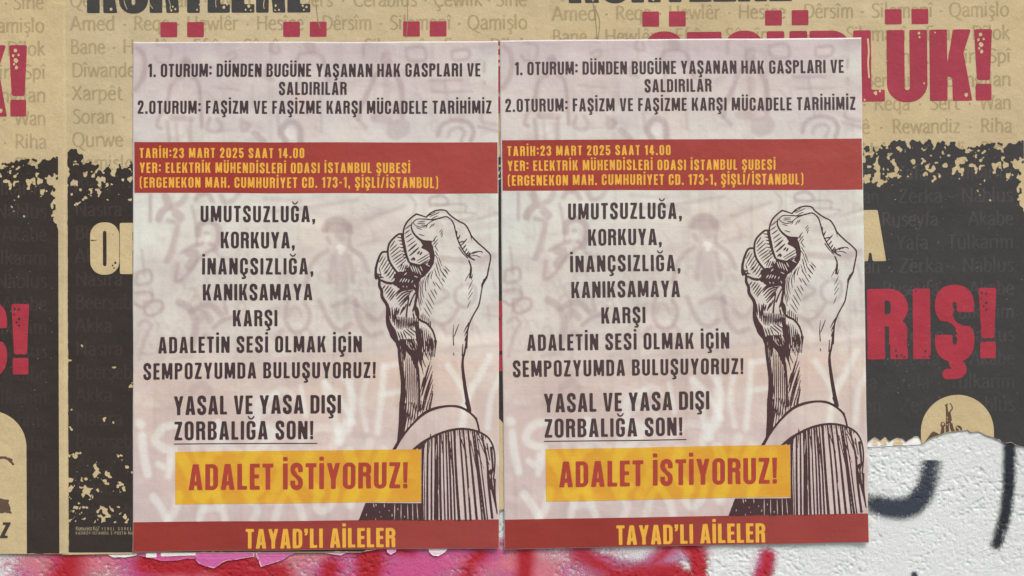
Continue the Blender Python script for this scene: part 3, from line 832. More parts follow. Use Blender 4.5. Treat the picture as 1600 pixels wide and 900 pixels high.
def emblem_field(M, N):
    f = np.full(M.shape, -1e9)
    def st(L, w0, w1=None, src='3'):
        P = p3pts(L)
        q = spline([tuple(a) for a in P]) if len(P) > 2 else P
        hw = np.linspace(w0, w1 if w1 is not None else w0, len(q))
        return f_stroke(M, N, q, hw)
    f = np.maximum(f, st([(388, 30), (398, 90), (405, 180)], 1.4, 2.0))
    f = np.maximum(f, st([(370, 30), (390, 50), (410, 10)], 0.7))
    f = np.maximum(f, st([(405, 150), (408, 260), (405, 350), (408, 470)], 2.2, 2.8))
    f = np.maximum(f, st([(445, 0), (475, 40), (480, 90), (450, 130), (436, 170)], 0.7, 1.3))
    f = np.maximum(f, st([(440, 150), (452, 230), (462, 310), (480, 400), (520, 480)], 1.7, 3.0))
    f = np.maximum(f, np.minimum(st([(335, 330), (336, 345)], 3.6), -st([(338, 322), (338, 330)], 1.8)))
    f = np.maximum(f, st([(335, 380), (335, 430), (320, 520)], 2.0, 3.6))
    f = np.maximum(f, np.minimum(st([(580, 395), (592, 405)], 4.6), -np.maximum(st([(560, 380), (566, 384)], 1.3), st([(590, 400), (600, 425)], 1.2))))
    f = np.maximum(f, st([(570, 440), (560, 520), (540, 600)], 3.0, 4.5))
    # light gouges in the standing figure
    for L in ([(405, 215), (404, 235)], [(405, 265), (406, 275)], [(470, 280), (478, 310)], [(410, 330), (400, 345)]):
        f = np.minimum(f, -st(L, 0.7))
    # lower half of the drawing: crowd on a plinth (seen on the poster at the edge of the picture)
    for L, w in ([[(700, 742), (730, 700), (765, 715)], 4], [[(765, 712), (790, 712), (801, 716)], 2.2], [[(798, 716), (803, 722)], 2.0], [[(720, 730), (715, 790)], 8], [[(742, 735), (745, 790)], 7],
                 [[(762, 748), (768, 765)], 4.5], [[(700, 760), (690, 790)], 7]):
        f = np.maximum(f, f_stroke(M, N, np.array(L, float) - np.array([30, 0]) , w) + 2.2 * (fbm(M / 4, N / 4, 63, 2) - 0.55))
    f = np.maximum(f, f_poly(M, N, [(672, 776), (745, 774), (766, 778), (771, 799), (668, 799)]) + 3.0 * (fbm(M / 5, N / 3, 65, 2) - 0.6))
    return f

NAME_ROWS = {
 -4: [('Bokan', 112), ('Dihok', 214), ('Efrîn', 312), ('Serêkanî', 400), ('Amed', 530), ('Wan', 640), ('Kobanê', 730)],
 -3: [('Mehabad', 112), ('Soran', 240), ('Riha', 340), ('Bane', 430), ('Xarpêt', 520), ('Sine', 640), ('Hewlêr', 740)],
 -2: [('Dîlok', 112), ('Qamişlo', 210), ('Sert', 340), ('Reqa', 430), ('Hesîce', 520), ('Rewandiz', 630), ('Riha', 775)],
 -1: [('Qendîl', 109), ('Soran', 236), ('Wan', 340), ('Qers', 466), ('Cerablus', 552), ('Çewlik', 678), ('Sine', 775)],
 0: [('Amed', 109.5, 180), ('Reqa', 209, 265), ('Hewlêr', 292, 372), ('Hesîce', 401, 475), ('Dêrsîm', 503, 581), ('Silemanî', 609, 705), ('Qamişlo', 730, 824)],
 1: [('Bane', 110, 164), ('Hewlêr', 192, 272), ('Efrîn', 302), ('Sêrsîn', 380), ('Silemanî', 569, 663), ('Ezaz', 694), ('Dîlok', 766, 825)],
 2: [('Dîwandere', 112, 234), ('Bokan', 270), ('Kobanê', 380), ('Serdeşt', 500), ('Dihok', 630), ('Girê Spî', 735, 826)],
 3: [('Xarpêt', 112, 191), ('Mehabad', 222), ('Efrîn', 350), ('Sine', 450), ('Berwarî', 598, 678), ('Bongilan', 724, 826)],
 4: [('Soran', 113, 178), ('Wan', 208), ('Amed', 290), ('Hesîce', 400), ('Hewlêr', 500), ('Reqa', 612, 668), ('Sert', 699, 745), ('Wan', 777, 826)],
 5: [('Qurwe', 112, 192), ('Bane', 224), ('Dîlok', 320), ('Qers', 420), ('Kobanê', 508, 605), ('Rewandiz', 640, 746), ('Riha', 778, 827)],
 6: [('Qamişlo', 112, 209), ('Soran', 250), ('Xarpêt', 350), ('Amed', 460), ('Nebl', 592), ('Rewandî', 668, 752), ('Sine', 777, 826)],
}
DARK_CYCLE = [[('Akka', 116, 174), ('Hayfa', 210), ('Kudüs', 310), ('Irbid', 400), ('Gazza', 540, 612), ('Yafa', 644, 694), ('Tulkarim', 724, 827)],
              [('Nasıra', 117, 190), ('Cenin', 226), ('Hayfa', 320), ('Zerka', 420), ('Amman', 538, 618), ('Zerka', 648, 717), ('Nablus', 747, 827)],
              [('Beerşeba', 117, 218), ('Yafa', 250), ('Nablus', 330), ('Akka', 440), ('Akabe', 520), ('Ruseyfa', 622, 710), ('Akabe', 757, 827)]]
HUM['I'] = (.24, [[(.1, 1), (.1, 0)]])
HUM['M'] = (.86, [[(.1, 0), (.16, 1)], [(.16, 1), (.43, .05)], [(.43, .05), (.70, 1)], [(.70, 1), (.76, 0)]])

def hidden_word(uv):
    """wholly behind the two white posters"""
    a, b = uv.min(0), uv.max(0)
    return (a[0] > 212 and b[0] < 774 and a[1] > 70 and b[1] < 845) or (a[0] > 793 and b[0] < 1342 and a[1] > 70 and b[1] < 840)

def word_parts(rows, fm, bottom):
    out = []
    for base, words in rows:
        for i, w in enumerate(words):
            v, f, end = hum_line(w[0], w[1], base, 22.0, x1=w[2] if len(w) > 2 else None)
            if v[:, 1].max() > bottom(v[:, 0]).min() - 3: continue
            if not hidden_word(fm(v)): out.append(('place_name', v, f))
            nx = words[i + 1][1] if i + 1 < len(words) else None
            if nx and nx - end > 12:
                d, df, _ = hum_line('·', (end + nx) / 2 - 5, base, 22.0)
                if not hidden_word(fm(d)): out.append(('separator_dot', d, df))
    return out

def specks(lst, fm=None):
    parts = []
    for (x, y, r) in lst:
        n = 8; a = np.arange(n) / n * 2 * np.pi
        rr = r * (0.7 + 0.6 * vnoise(a * 1.3 + x, np.full(n, y * 1.7), 13))
        parts.append((np.stack([x + rr * np.cos(a), y + rr * 1.15 * np.sin(a)], 1), [tuple(range(n - 1, -1, -1))]))
    return join(parts)

def ribbon(path, hw):
    q = spline(path); d = np.gradient(q, axis=0); nrm = np.stack([-d[:, 1], d[:, 0]], 1); nrm /= np.linalg.norm(nrm, axis=1)[:, None] + 1e-9
    hw = np.broadcast_to(hw, (len(q),))[:, None]
    V = np.vstack([q - nrm * hw, q + nrm * hw]); n = len(q)
    return V, [(i, i + 1, n + i + 1, n + i) for i in range(n - 1)]

def kraft_poster(label, fm, inv, base, seed, bottom, mcols, loc_px, dark, crease):
    root, sh = kraft_sheet('campaign_poster', fm, base, seed, bottom, mcols, label, loc_px)
    BOT = bottom(_BX)
    edge = BOT - _BY - 0.5 - 2.4 * fbm(_BX / 6, _BY / 6, seed + 20, 2) ** 2
    if bottom is not bottom3: edge = np.minimum(edge, 863.5 - _BY)
    v, f = march(np.minimum(_BF, edge), 101, 226, 1.9, run=4)
    dk = np.array(dark)
    vary = 1 + 0.16 * (fbm(v[:, 0] / 60, v[:, 1] / 60, seed + 30, 3) - 0.5)
    sh.put('black_ink_field', v, f, dk[None, :] * vary[:, None], L1)
    dr = np.random.default_rng(seed)
    pts = [(x, y, r) for x, y, r in zip(dr.uniform(600, 842, 90), dr.uniform(310, 660, 90), dr.uniform(0.35, 0.8, 90)) if arch_field(np.array([x]), np.array([y]))[0] < -2]
    v, f = specks(pts); sh.put('dust_specks', v, f, col(118, 114, 108), L4)['kind'] = 'stuff'
    # emblem
    X, Y = grid(ARCH_C - 60, ARCH_T - 3, ARCH_C + 60, 870, 1.5)
    ed = bottom(X) - Y - 0.8
    v, f = march(np.minimum(arch_field(X, Y), ed), X[0, 0], Y[0, 0], 1.5, run=5)
    em = sh.put('emblem_arch', v, f, TAN * np.array([1.02, 1.0, 0.96]), L2)
    X, Y = grid(ARCH_C - 56, 625, ARCH_C + 66, 812, 0.75)
    v, f = march(np.minimum(np.minimum(emblem_field(X, Y), bottom(X) - Y - 1.2), arch_field(X, Y) - 1.0), X[0, 0], Y[0, 0], 0.75, run=4)
    sh.put('emblem_drawing', v, f, col(88, 70, 58), L3, em)
    if bottom is not bottom3:
        v, f = block_line('KÖZ', 690, 764, 838, 838, 25, 25, HEAVY, 22)
        v[:, 0] += (838 - v[:, 1]) * 0.22
        ok = bottom(v[:, 0]) - v[:, 1]
        if ok.min() > 0: sh.put('emblem_lettering', v, f, col(66, 56, 50), L3, em)
    # place names: brown on brown, and just paler than black on the black field
    tan_rows = [(47.5 + 36.3 * k, NAME_ROWS[k]) for k in sorted(NAME_ROWS)]
    dark_rows = [(47.5 + 36.3 * k, DARK_CYCLE[(k - 7) % 3]) for k in range(7, 22)]
    for kind, v, f in word_parts(tan_rows, fm, bottom):
        cx = block_raw(v[:, 0], v[:, 1]) < -0.6
        f = [g for g in f if all(cx[list(g)])]
        if not f: continue
        cc = np.broadcast_to(col(157, 141, 107), (len(v), 3)) * (0.94 + 0.14 * fbm(v[:, 0] / 25, v[:, 1] / 25, seed + 50, 2))[:, None]
        sh.put(kind, v, f, cc, L1)
    for kind, v, f in word_parts(dark_rows, fm, bottom):
        cx = (block_raw(v[:, 0], v[:, 1]) > 0.5) & (arch_field(v[:, 0], v[:, 1]) < -0.5)
        f = [g for g in f if all(cx[list(g)])]
        if not f: continue
        # unevenly inked, fainter towards the lower rows
        fade = (0.55 + 0.9 * fbm(v[:, 0] / 60, v[:, 1] / 40, seed + 60, 2)) * np.interp(v[:, 1], [300, 480, 720], [0.9, 0.8, 0.45])
        sh.put(kind, v, f, dk[None, :] + (dk[None, :] * 0.40) * fade[:, None], L2)
    # titles
    v, f = block_line('KÜRTLERE', 136, 485, 20.5, 20.5, 80, 80, HEAVY, 34)
    sh.put('black_title', v, f, col(60, 60, 58), L2)
    RED = col(150, 55, 70)
    v, f = block_line('ÖZGÜRLÜK!', 253, 797, 179, 179, 111.5, 111.5, HEAVY, 40)
    rt = sh.put('red_title', v, f, RED * (0.94 + 0.12 * fbm(v[:, 0] / 30, v[:, 1] / 30, seed + 5, 3))[:, None], L2)
    v, f = block_line("ORTADOĞU'YA", 140, 628, 428.5, 428.5, 80, 80, HEAVY, 34)
    sh.put('tan_title', v, f, TAN * np.array([1.04, 1.02, 0.98]), L3)
    v, f = block_line('BARIŞ!', 452, 799.5, 582, 582, 110, 110, HEAVY, 40)
    rb = sh.put('red_title', v, f, col(154, 50, 63) * (0.92 + 0.16 * fbm(v[:, 0] / 26, v[:, 1] / 26, seed + 6, 3))[:, None], L3)
    # worn spots in the letters
    a = [(1532, 54, 3.0), (1529, 62, 2), (1537, 61, 1.8), (1533, 69.5, 3.6), (1530, 75.5, 1.9), (1534, 80.5, 2.6), (1510, 148.5, 2.8), (1368, 145.5, 2.8), (1375, 142, 2), (1351, 156, 1.6),
         (1436, 52, 2.2), (1437, 58, 1.6), (1444, 130, 1.6), (1385, 95, 1.2), (1461, 51, 1.4)]
    b = [(p[0], p[1], r) for p, r in zip(K3i(np.array([q[:2] for q in a])), [q[2] for q in a])]
    v, f = specks(b)
    v2, f2 = ribbon([tuple(q) for q in K3i(np.array([(1356, 60), (1357.5, 80), (1356.5, 98), (1358, 122)], float))], 1.3)
    v, f = join([(v, f), (v2, flip(f2))])
    sh.put('worn_spots', v, f, TAN * np.array([1.08, 1.06, 1.04]), L4, rt)['kind'] = 'stuff'
    b = [(265 + 0, 0, 0)][:0]
    for (x, y, r) in [(174, 14.5, 2.2), (268, 17, 1.6), (274, 15, 1.6), (270, 11, 1.3), (308, 16, 1.4), (312, 8, 1.3), (350, 12, 2.2), (355, 8, 1.4), (389, 11, 2.3), (384, 16, 1.4), (392, 17, 1.2), (431, 10, 1.8),
                      (436, 16.5, 1.6), (430, 17, 1.2), (473, 10, 1.8), (479, 12, 1.8), (475, 16.5, 1.3), (480, 5, 1.6), (190, -20, 2), (300, -30, 2), (420, -25, 2)]:
        b.append((x, y, r))
    v, f = specks(b)
    w = [ribbon([(194, 1), (196, 8), (199, 15)], 0.5), ribbon([(231, -5), (234, 6), (239, 14)], 0.45), ribbon([(262, -4), (266, 6), (266, 16)], 0.4), ribbon([(339, -6), (337, 4), (338, 12)], 0.45), ribbon([(414, -3), (412, 8), (413, 15)], 0.5)]
    v, f = join([(v, f)] + [(x, flip(y)) for x, y in w])
    sh.put('worn_spots', v, f, TAN * 1.05, L4)['kind'] = 'stuff'
    a = [(1534, 458, 1.8), (1540.5, 459, 1.7), (1533, 466, 1.4), (1541, 473, 2.2), (1537, 478.5, 1.6), (1541, 483.5, 1.8), (1400, 548, 1.5), (1401, 556.5, 2.3), (1408.5, 554.5, 1.6), (1413, 558, 1.3),
         (1446, 549, 2.0), (1444, 557, 1.2), (1453, 557, 1.8), (1431, 455, 1.3), (1391, 540, 1.0)]
    b = [(p[0], p[1], r) for p, r in zip(K3i(np.array([q[:2] for q in a])), [q[2] for q in a])]
    v, f = specks(b)
    sh.put('worn_spots', v, f, dk, L4, rb)['kind'] = 'stuff'
    b = [(179, 411, 1.8), (175, 415, 1.4), (177, 419, 1.2), (176, 367, 0.8), (170, 366, 0.7), (161, 393, 0.9)]
    v, f = specks(b); v2, f2 = ribbon([(141, 375.5), (146, 375.8), (151, 375.4)], np.interp(np.arange(9), [0, 8], [1.1, 0.2]))
    v, f = join([(v, f), (v2, flip(f2))])
    sh.put('worn_spots', v, f, dk, L4)['kind'] = 'stuff'
    if bottom is not bottom3:
        ps = []
        v, f, e = hum_line('Komünist KöZ', 116, 829, 6.2, res=11, x1=153); ps.append((v, f))
        v, f = block_line('YEREL SÜRELİ YAYIN', 156, 232, 829, 829, 4.8, 4.8, (0.13, 0.12, 1.3), 12); ps.append((v, f))
        v, f = block_line('KADIKÖY-İSTANBUL', 116, 168, 835.5, 835.5, 4.8, 4.8, (0.13, 0.12, 1.3), 12); ps.append((v, f))
        v, f = block_line('E-POSTA:', 171, 196, 835.5, 835.5, 4.8, 4.8, (0.15, 0.13, 1.3), 12); ps.append((v, f))
        v, f, e = hum_line('komunist', 198, 835.5, 5.6, res=11); ps.append((v, f))
        v, f = join(ps)
        sh.put('imprint_lettering', v, f, col(150, 136, 112), L2)
    for cr in crease:
        V_, F_ = ribbon(cr, 0.55)
        sh.put('painted_crease_shade', V_, flip(F_), col(138, 122, 92), L4)  # shade of a wrinkle painted as a thin darker ribbon, no relief
    return root, sh

kraft_poster('brown campaign poster at the left edge, its red letters cut off by the frame', K1, K1i, 0.0027, 3, bottom1, cols, (-270, 868), col(50, 44, 41), [])
kraft_poster('brown campaign poster behind the left white poster, its flaked black corner showing', K2, K2i, 0.0024, 5, bottom2, cols2, (485, 866), col(50, 44, 41),
             [[(493, -5), (495, 18), (497, 34), (501, 46)], [(636, -5), (637, 30), (635, 60)]])
kraft_poster('brown campaign poster at right with torn lower edge above the bare plaster', K3, K3i, 0.0021, 8, bottom3, cols3, (1236, 700), col(57, 56, 56),  # paler, cooler black: lighter haze on the right put into the ink colour
             [[(172, 10), (177, 40), (180, 80)], [(178, 30), (184, 50), (181, 78)]])

# ------------------------------------------------------------------ torn scraps of older paper
def scrap(name, pts, label, color, base, seed, edgecol=None, group=None, rough=1.2, dx=0.8):
    pts = np.array(pts, float)
    X, Y = grid(pts[:, 0].min() - 3, pts[:, 1].min() - 3, pts[:, 0].max() + 3, pts[:, 1].max() + 3, dx)
    F = f_poly(X, Y, pts) + rough * (fbm(X / 4, Y / 4, seed, 3) - 0.5)
    v, f = march(F, X[0, 0], Y[0, 0], dx, run=4)
    c = np.broadcast_to(color, (len(v), 3)).copy()
    if edgecol is not None:
        fv = f_poly(v[:, 0], v[:, 1], pts) + rough * (fbm(v[:, 0] / 4, v[:, 1] / 4, seed, 3) - 0.5)
        ww = (1 - smooth(fv, 0.1, 1.1)) * smooth(fbm(v[:, 0] / 7, v[:, 1] / 7, seed + 3, 2), 0.35, 0.6)
        c = c * (1 - ww[:, None]) + np.asarray(edgecol)[None, :] * ww[:, None]
    c *= (0.93 + 0.14 * fbm(v[:, 0] / 6, v[:, 1] / 14, seed + 1, 3))[:, None]
    h = base + 0.0006 * (fbm(v[:, 0] / 30, v[:, 1] / 30, seed, 2) - 0.5)
    P = world_pts(v, h)
    # give the scrap its thickness: a back face and rim
    n = len(P); B = P.copy(); B[:, 1] += 0.00025
    from collections import Counter
    cnt = {}
    for g in f:
        for k in range(len(g)):
            a, b = g[k], g[(k + 1) % len(g)]
            cnt[(a, b)] = cnt.get((a, b), 0) + 1
    rim = [(a, b) for (a, b) in cnt if (b, a) not in cnt]
    faces = flip(f) + [tuple(i + n for i in g) for g in f] + [(a, b, b + n, a + n) for a, b in rim]
    o = mesh_obj(name, np.vstack([P, B]), faces, M_SCRAP, None, np.vstack([c, c]), origin=None)
    loc = world_pts(np.array([[pts[:, 0].mean(), pts[:, 1].max()]]), np.array([base]))[0]
    me = o.data
    co = np.empty(len(me.vertices) * 3); me.vertices.foreach_get('co', co)
    co = co.reshape(-1, 3) - loc; me.vertices.foreach_set('co', co.ravel()); me.update()
    o.location = loc
    o['label'] = label; o['category'] = 'torn paper'
    if group: o['group'] = group
    return o

def z5(L, ox=200.0, oy=840.0, k=5.3333): return [(ox + x / k, oy + y / k) for x, y in L]
PINK = col(186, 92, 150); PALE = col(216, 196, 202); CREAM = col(214, 204, 186)
GRP = 'torn paper scraps under the left white poster'
scrap('torn_paper', z5([(550, 40), (1058, 40), (1050, 160), (1000, 165), (900, 185), (830, 190), (780, 215), (715, 258), (640, 240), (590, 220), (560, 190)]),
      'bright pink torn paper scrap ending in a point under the left poster', PINK, 0.0021, 101, CREAM, GRP)
scrap('torn_paper', z5([(1062, 40), (1420, 40), (1400, 128), (1340, 150), (1290, 190), (1200, 215), (1105, 248), (1084, 190), (1064, 160)]),
      'pink torn paper scrap right of the pointed one, slanting up to the right', col(190, 98, 152), 0.0017, 103, CREAM, GRP)
scrap('torn_paper', z5([(120, 40), (548, 40), (552, 180), (480, 178), (400, 195), (280, 198), (240, 185), (150, 165), (70, 150)]),
      'long dusty pink torn paper strip left of the pointed scrap', col(190, 84, 136), 0.0015, 105, col(206, 130, 160), GRP)
scrap('torn_paper', z5([(272, 100), (560, 100), (562, 150), (272, 160)]), 'narrow white paper strip lying on the long pink scrap', col(212, 208, 206), 0.0021, 107, None, GRP, 0.5)
scrap('torn_paper', z5([(148, 100), (236, 100), (236, 166), (148, 168)]), 'small white paper square beside the narrow white strip', col(214, 214, 214), 0.0021, 109, None, GRP, 0.4)
scrap('torn_paper', [(168, 858), (215, 858), (213, 868.5), (196, 871), (176, 871), (169, 868)], 'white paper sliver under the flaked black corner of the brown poster', col(216, 214, 212), 0.0018, 111, None, GRP, 0.8)
scrap('torn_paper', z5([(1005, 60), (1175, 60), (1165, 105), (1140, 130), (1090, 155), (1045, 150), (1015, 125)], 480), 'pale curled paper scrap near the right corner of the left white poster', PALE, 0.0024, 113, col(226, 214, 216), GRP)
scrap('torn_paper', z5([(655, 60), (745, 60), (740, 118), (695, 146), (665, 122)], 480), 'tiny pale triangular paper scrap below the footer band', col(208, 160, 186), 0.0024, 115, PALE, GRP, 0.6)
scrap('torn_paper', z5([(120, 60), (360, 60), (345, 118), (280, 150), (215, 142), (150, 132)], 480), 'pale pink paper sliver below the yellow footer lettering', col(206, 150, 176), 0.0020, 117, PALE, GRP, 0.8)
scrap('torn_paper', [(1340, 684), (1444, 680), (1443, 694.8), (1400, 697), (1340, 700)], 'white paper strip under the scalloped torn edge of the right brown poster', col(216, 216, 214), 0.0009, 119, None, None, 0.4)
for k, (x, w, hgt) in enumerate([(1369, 4.5, 6), (1382, 5, 7), (1404, 8, 4)]):
    scrap('torn_paper', [(x - w, 696), (x - w * .8, 690 - hgt * .3), (x - 1, 690 - hgt), (x + w * .7, 689 - hgt * .2), (x + w, 695.5)],
          ['tan torn flap on the white strip, nearest the white poster', 'tan torn flap in the middle of the white strip', 'wide low tan torn flap on the white strip'][k], col(200, 178, 132), 0.0013, 121 + k, col(216, 208, 190), 'tan flaps on the white strip', 1.2, 0.6)

# ------------------------------------------------------------------ the two white event posters
Q1 = np.array([(208, 66), (778.3, 65), (780.3, 856), (208, 862)], float)
Q2 = np.array([(780.6, 63.5), (1345, 59), (1356.5, 847), (788.2, 858)], float)
def to_st(p):
    p = np.asarray(p, float); x, y = p[..., 0], p[..., 1]
    t = (y - 66) / 795.0; s = (x - 208) / 571.0
    for _ in range(4):
        s = (x - 208) / (570.3 + 2.0 * t)
        t = (y - (66 - s)) / ((862 - 6 * s) - (66 - s))
    return s, t
def quad_map(Q):
    def f(p):
        s, t = to_st(p)
        s = s[..., None]; t = t[..., None]
        P = Q[0] * (1 - s) * (1 - t) + Q[1] * s * (1 - t) + Q[2] * s * t + Q[3] * (1 - s) * t
        # the sheet stretched a little unevenly when it was pasted
        P[..., 0] += 1.6 * (fbm(P[..., 0] / 300 + Q[0, 0], P[..., 1] / 90, 17, 2) - 0.5)
        P[..., 1] += 1.4 * (fbm(P[..., 0] / 110, P[..., 1] / 300 + Q[0, 0], 19, 2) - 0.5)
        return P
    return f

# the faded picture printed behind the text, painted as soft strokes
BX, BY = grid(204, 60, 786, 868, 2.4)
def paint_background():
    im = np.empty(BX.shape + (3,))
    base_y = [60, 140, 222, 300, 420, 540, 600, 700, 868]
    cs = np.array([(176, 166, 168), (182, 173, 172), (188, 184, 182), (190, 190, 186), (186, 182, 178), (184, 177, 173), (184, 168, 162), (182, 167, 165), (180, 164, 165)], float)
    for k in range(3): im[..., k] = np.interp(BY, base_y, cs[:, k])
    def blend(c, a):
        im[:] = im * (1 - a[..., None]) + np.asarray(c, float) * a[..., None]
    # broad tone changes of the print
    blend((196, 204, 196), 0.55 * np.exp(-(((BX - 770) / 70) ** 2 + ((BY - 330) / 60) ** 2)))
    blend((196, 203, 192), 0.50 * np.exp(-(((BX - 765) / 30) ** 2 + ((BY - 110) / 26) ** 2)))
    blend((196, 203, 197), 0.55 * np.exp(-(((BX - 225) / 30) ** 2 + ((BY - 370) / 60) ** 2)))
    blend((198, 203, 201), 0.50 * np.exp(-(((BX - 740) / 60) ** 2 + ((BY - 450) / 50) ** 2)))
    blend((196, 170, 156), 0.45 * np.exp(-(((BX - 660) / 120) ** 2 + ((BY - 575) / 26) ** 2)))
    blend((188, 170, 162), 0.45 * np.exp(-(((BX - 560) / 110) ** 2 + ((BY - 360) / 55) ** 2)))
    blend((164, 150, 158), 0.40 * np.exp(-(((BX - 300) / 120) ** 2 + ((BY - 70) / 16) ** 2)))
    blend((168, 154, 160), 0.35 * np.exp(-(((BX - 560) / 140) ** 2 + ((BY - 74) / 14) ** 2)))
    n = fbm(BX / 40, BY / 22, 201, 4); blend((164, 151, 151), np.clip((n - 0.47) * 1.1, 0, 0.45))
    n = fbm(BX / 55 + 9, BY / 30 + 2, 205, 4); blend((203, 200, 196), np.clip((n - 0.5) * 1.2, 0, 0.45))
    def st(path, r, a, c=(168, 150, 152), e=2.2):
        x0 = min(p[0] for p in path) - r - 12; x1 = max(p[0] for p in path) + r + 12
        y0 = min(p[1] for p in path) - r - 12; y1 = max(p[1] for p in path) + r + 12
        m = np.nonzero((BX[0] >= x0) & (BX[0] <= x1))[0]; k = np.nonzero((BY[:, 0] >= y0) & (BY[:, 0] <= y1))[0]
        if not len(m) or not len(k): return
        sl = (slice(k[0], k[-1] + 1), slice(m[0], m[-1] + 1))
        al = min(a * 1.28, 0.85) * smooth(f_stroke(BX[sl], BY[sl], spline(path) if len(path) > 2 else np.array(path, float), r), -e, e)
        im[sl] = im[sl] * (1 - al[..., None]) + np.asarray(c, float) * al[..., None]
    D = (150, 134, 136); G = (148, 135, 140); LT = (206, 205, 203); PK = (190, 165, 157)
    # upper frieze of drawn figures
    for path, r, a in [([(214, 75), (226, 90), (224, 120), (212, 140)], 4, .45), ([(245, 70), (266, 74), (263, 96), (248, 98), (242, 90)], 2, .42), ([(352, 88), (366, 81), (368, 90), (358, 95)], 2, .42),
                       ([(290, 98), (290, 104)], 9, .42), ([(290, 96), (300, 104)], 3, .3), ([(283, 122), (268, 132), (262, 160), (250, 182), (246, 196), (252, 200)], 3, .45), ([(298, 122), (309, 128), (314, 160), (316, 198)], 3, .45),
                       ([(270, 184), (300, 186)], 5, .42), ([(262, 190), (265, 222)], 3, .4), ([(276, 192), (278, 222)], 2, .35), ([(297, 190), (298, 222)], 4, .4), ([(330, 136), (375, 141)], 1.2, .4), ([(395, 132), (396, 168)], 1.2, .35),
                       ([(328, 186), (324, 202), (342, 206), (346, 196), (340, 186)], 3, .36), ([(340, 204), (372, 203)], 1.3, .3), ([(378, 188), (380, 204), (390, 196), (378, 190)], 3.5, .38), ([(398, 208), (412, 220)], 5, .35),
                       ([(425, 66), (422, 80), (436, 82), (434, 72)], 2.5, .38), ([(480, 66), (486, 76)], 8, .38), ([(462, 100), (470, 84), (500, 86), (508, 106), (514, 126)], 3, .38), ([(418, 100), (414, 120), (426, 124)], 3, .32),
                       ([(470, 110), (466, 140)], 2, .3), ([(447, 222), (440, 205), (452, 190), (468, 198), (470, 222)], 5, .45), ([(452, 206), (460, 210)], 4, .3), ([(434, 180), (436, 210)], 2.5, .3), ([(500, 150), (502, 205)], 2, .3),
                       ([(568, 88), (568, 70), (580, 64)], 2.5, .4), ([(603, 88), (603, 96)], 9, .46), ([(600, 112), (584, 120), (572, 150), (562, 170), (560, 186)], 4.5, .42), ([(606, 112), (622, 122), (628, 146), (628, 180)], 4.5, .42),
                       ([(603, 120), (604, 150)], 6, .28), ([(585, 184), (606, 188)], 7, .3), ([(618, 204), (626, 200)], 15, .28), ([(560, 188), (572, 200)], 3, .35), ([(634, 76), (660, 74), (664, 94), (638, 94), (634, 78)], 2.6, .45),
                       ([(706, 80), (732, 78), (730, 92), (708, 94), (706, 82)], 2.6, .45), ([(670, 126), (722, 126)], 2, .4), ([(694, 126), (698, 150), (704, 188)], 1.4, .4), ([(678, 144), (737, 143)], 1.3, .36),
                       ([(684, 212), (690, 196), (710, 188), (732, 192), (740, 206), (736, 220)], 3.4, .46), ([(700, 214), (704, 204), (718, 200), (726, 208), (720, 220)], 2.6, .36), ([(748, 198), (778, 206)], 2.5, .4), ([(755, 170), (752, 190), (776, 196)], 3, .3),
                       ([(757, 98), (756, 112)], 2.2, .45), ([(757, 128), (757, 132)], 1.8, .45), ([(735, 98), (752, 95)], 1.6, .35)]:
        st(path, r, a, D)
    st([(290, 135), (288, 175)], 14, .22, (186, 170, 172), 5); st([(604, 140), (606, 180)], 16, .2, (186, 168, 166), 5)
    st([(452, 208), (456, 210)], 7, .5, LT); st([(464, 150), (488, 205)], 14, .16, PK, 6)
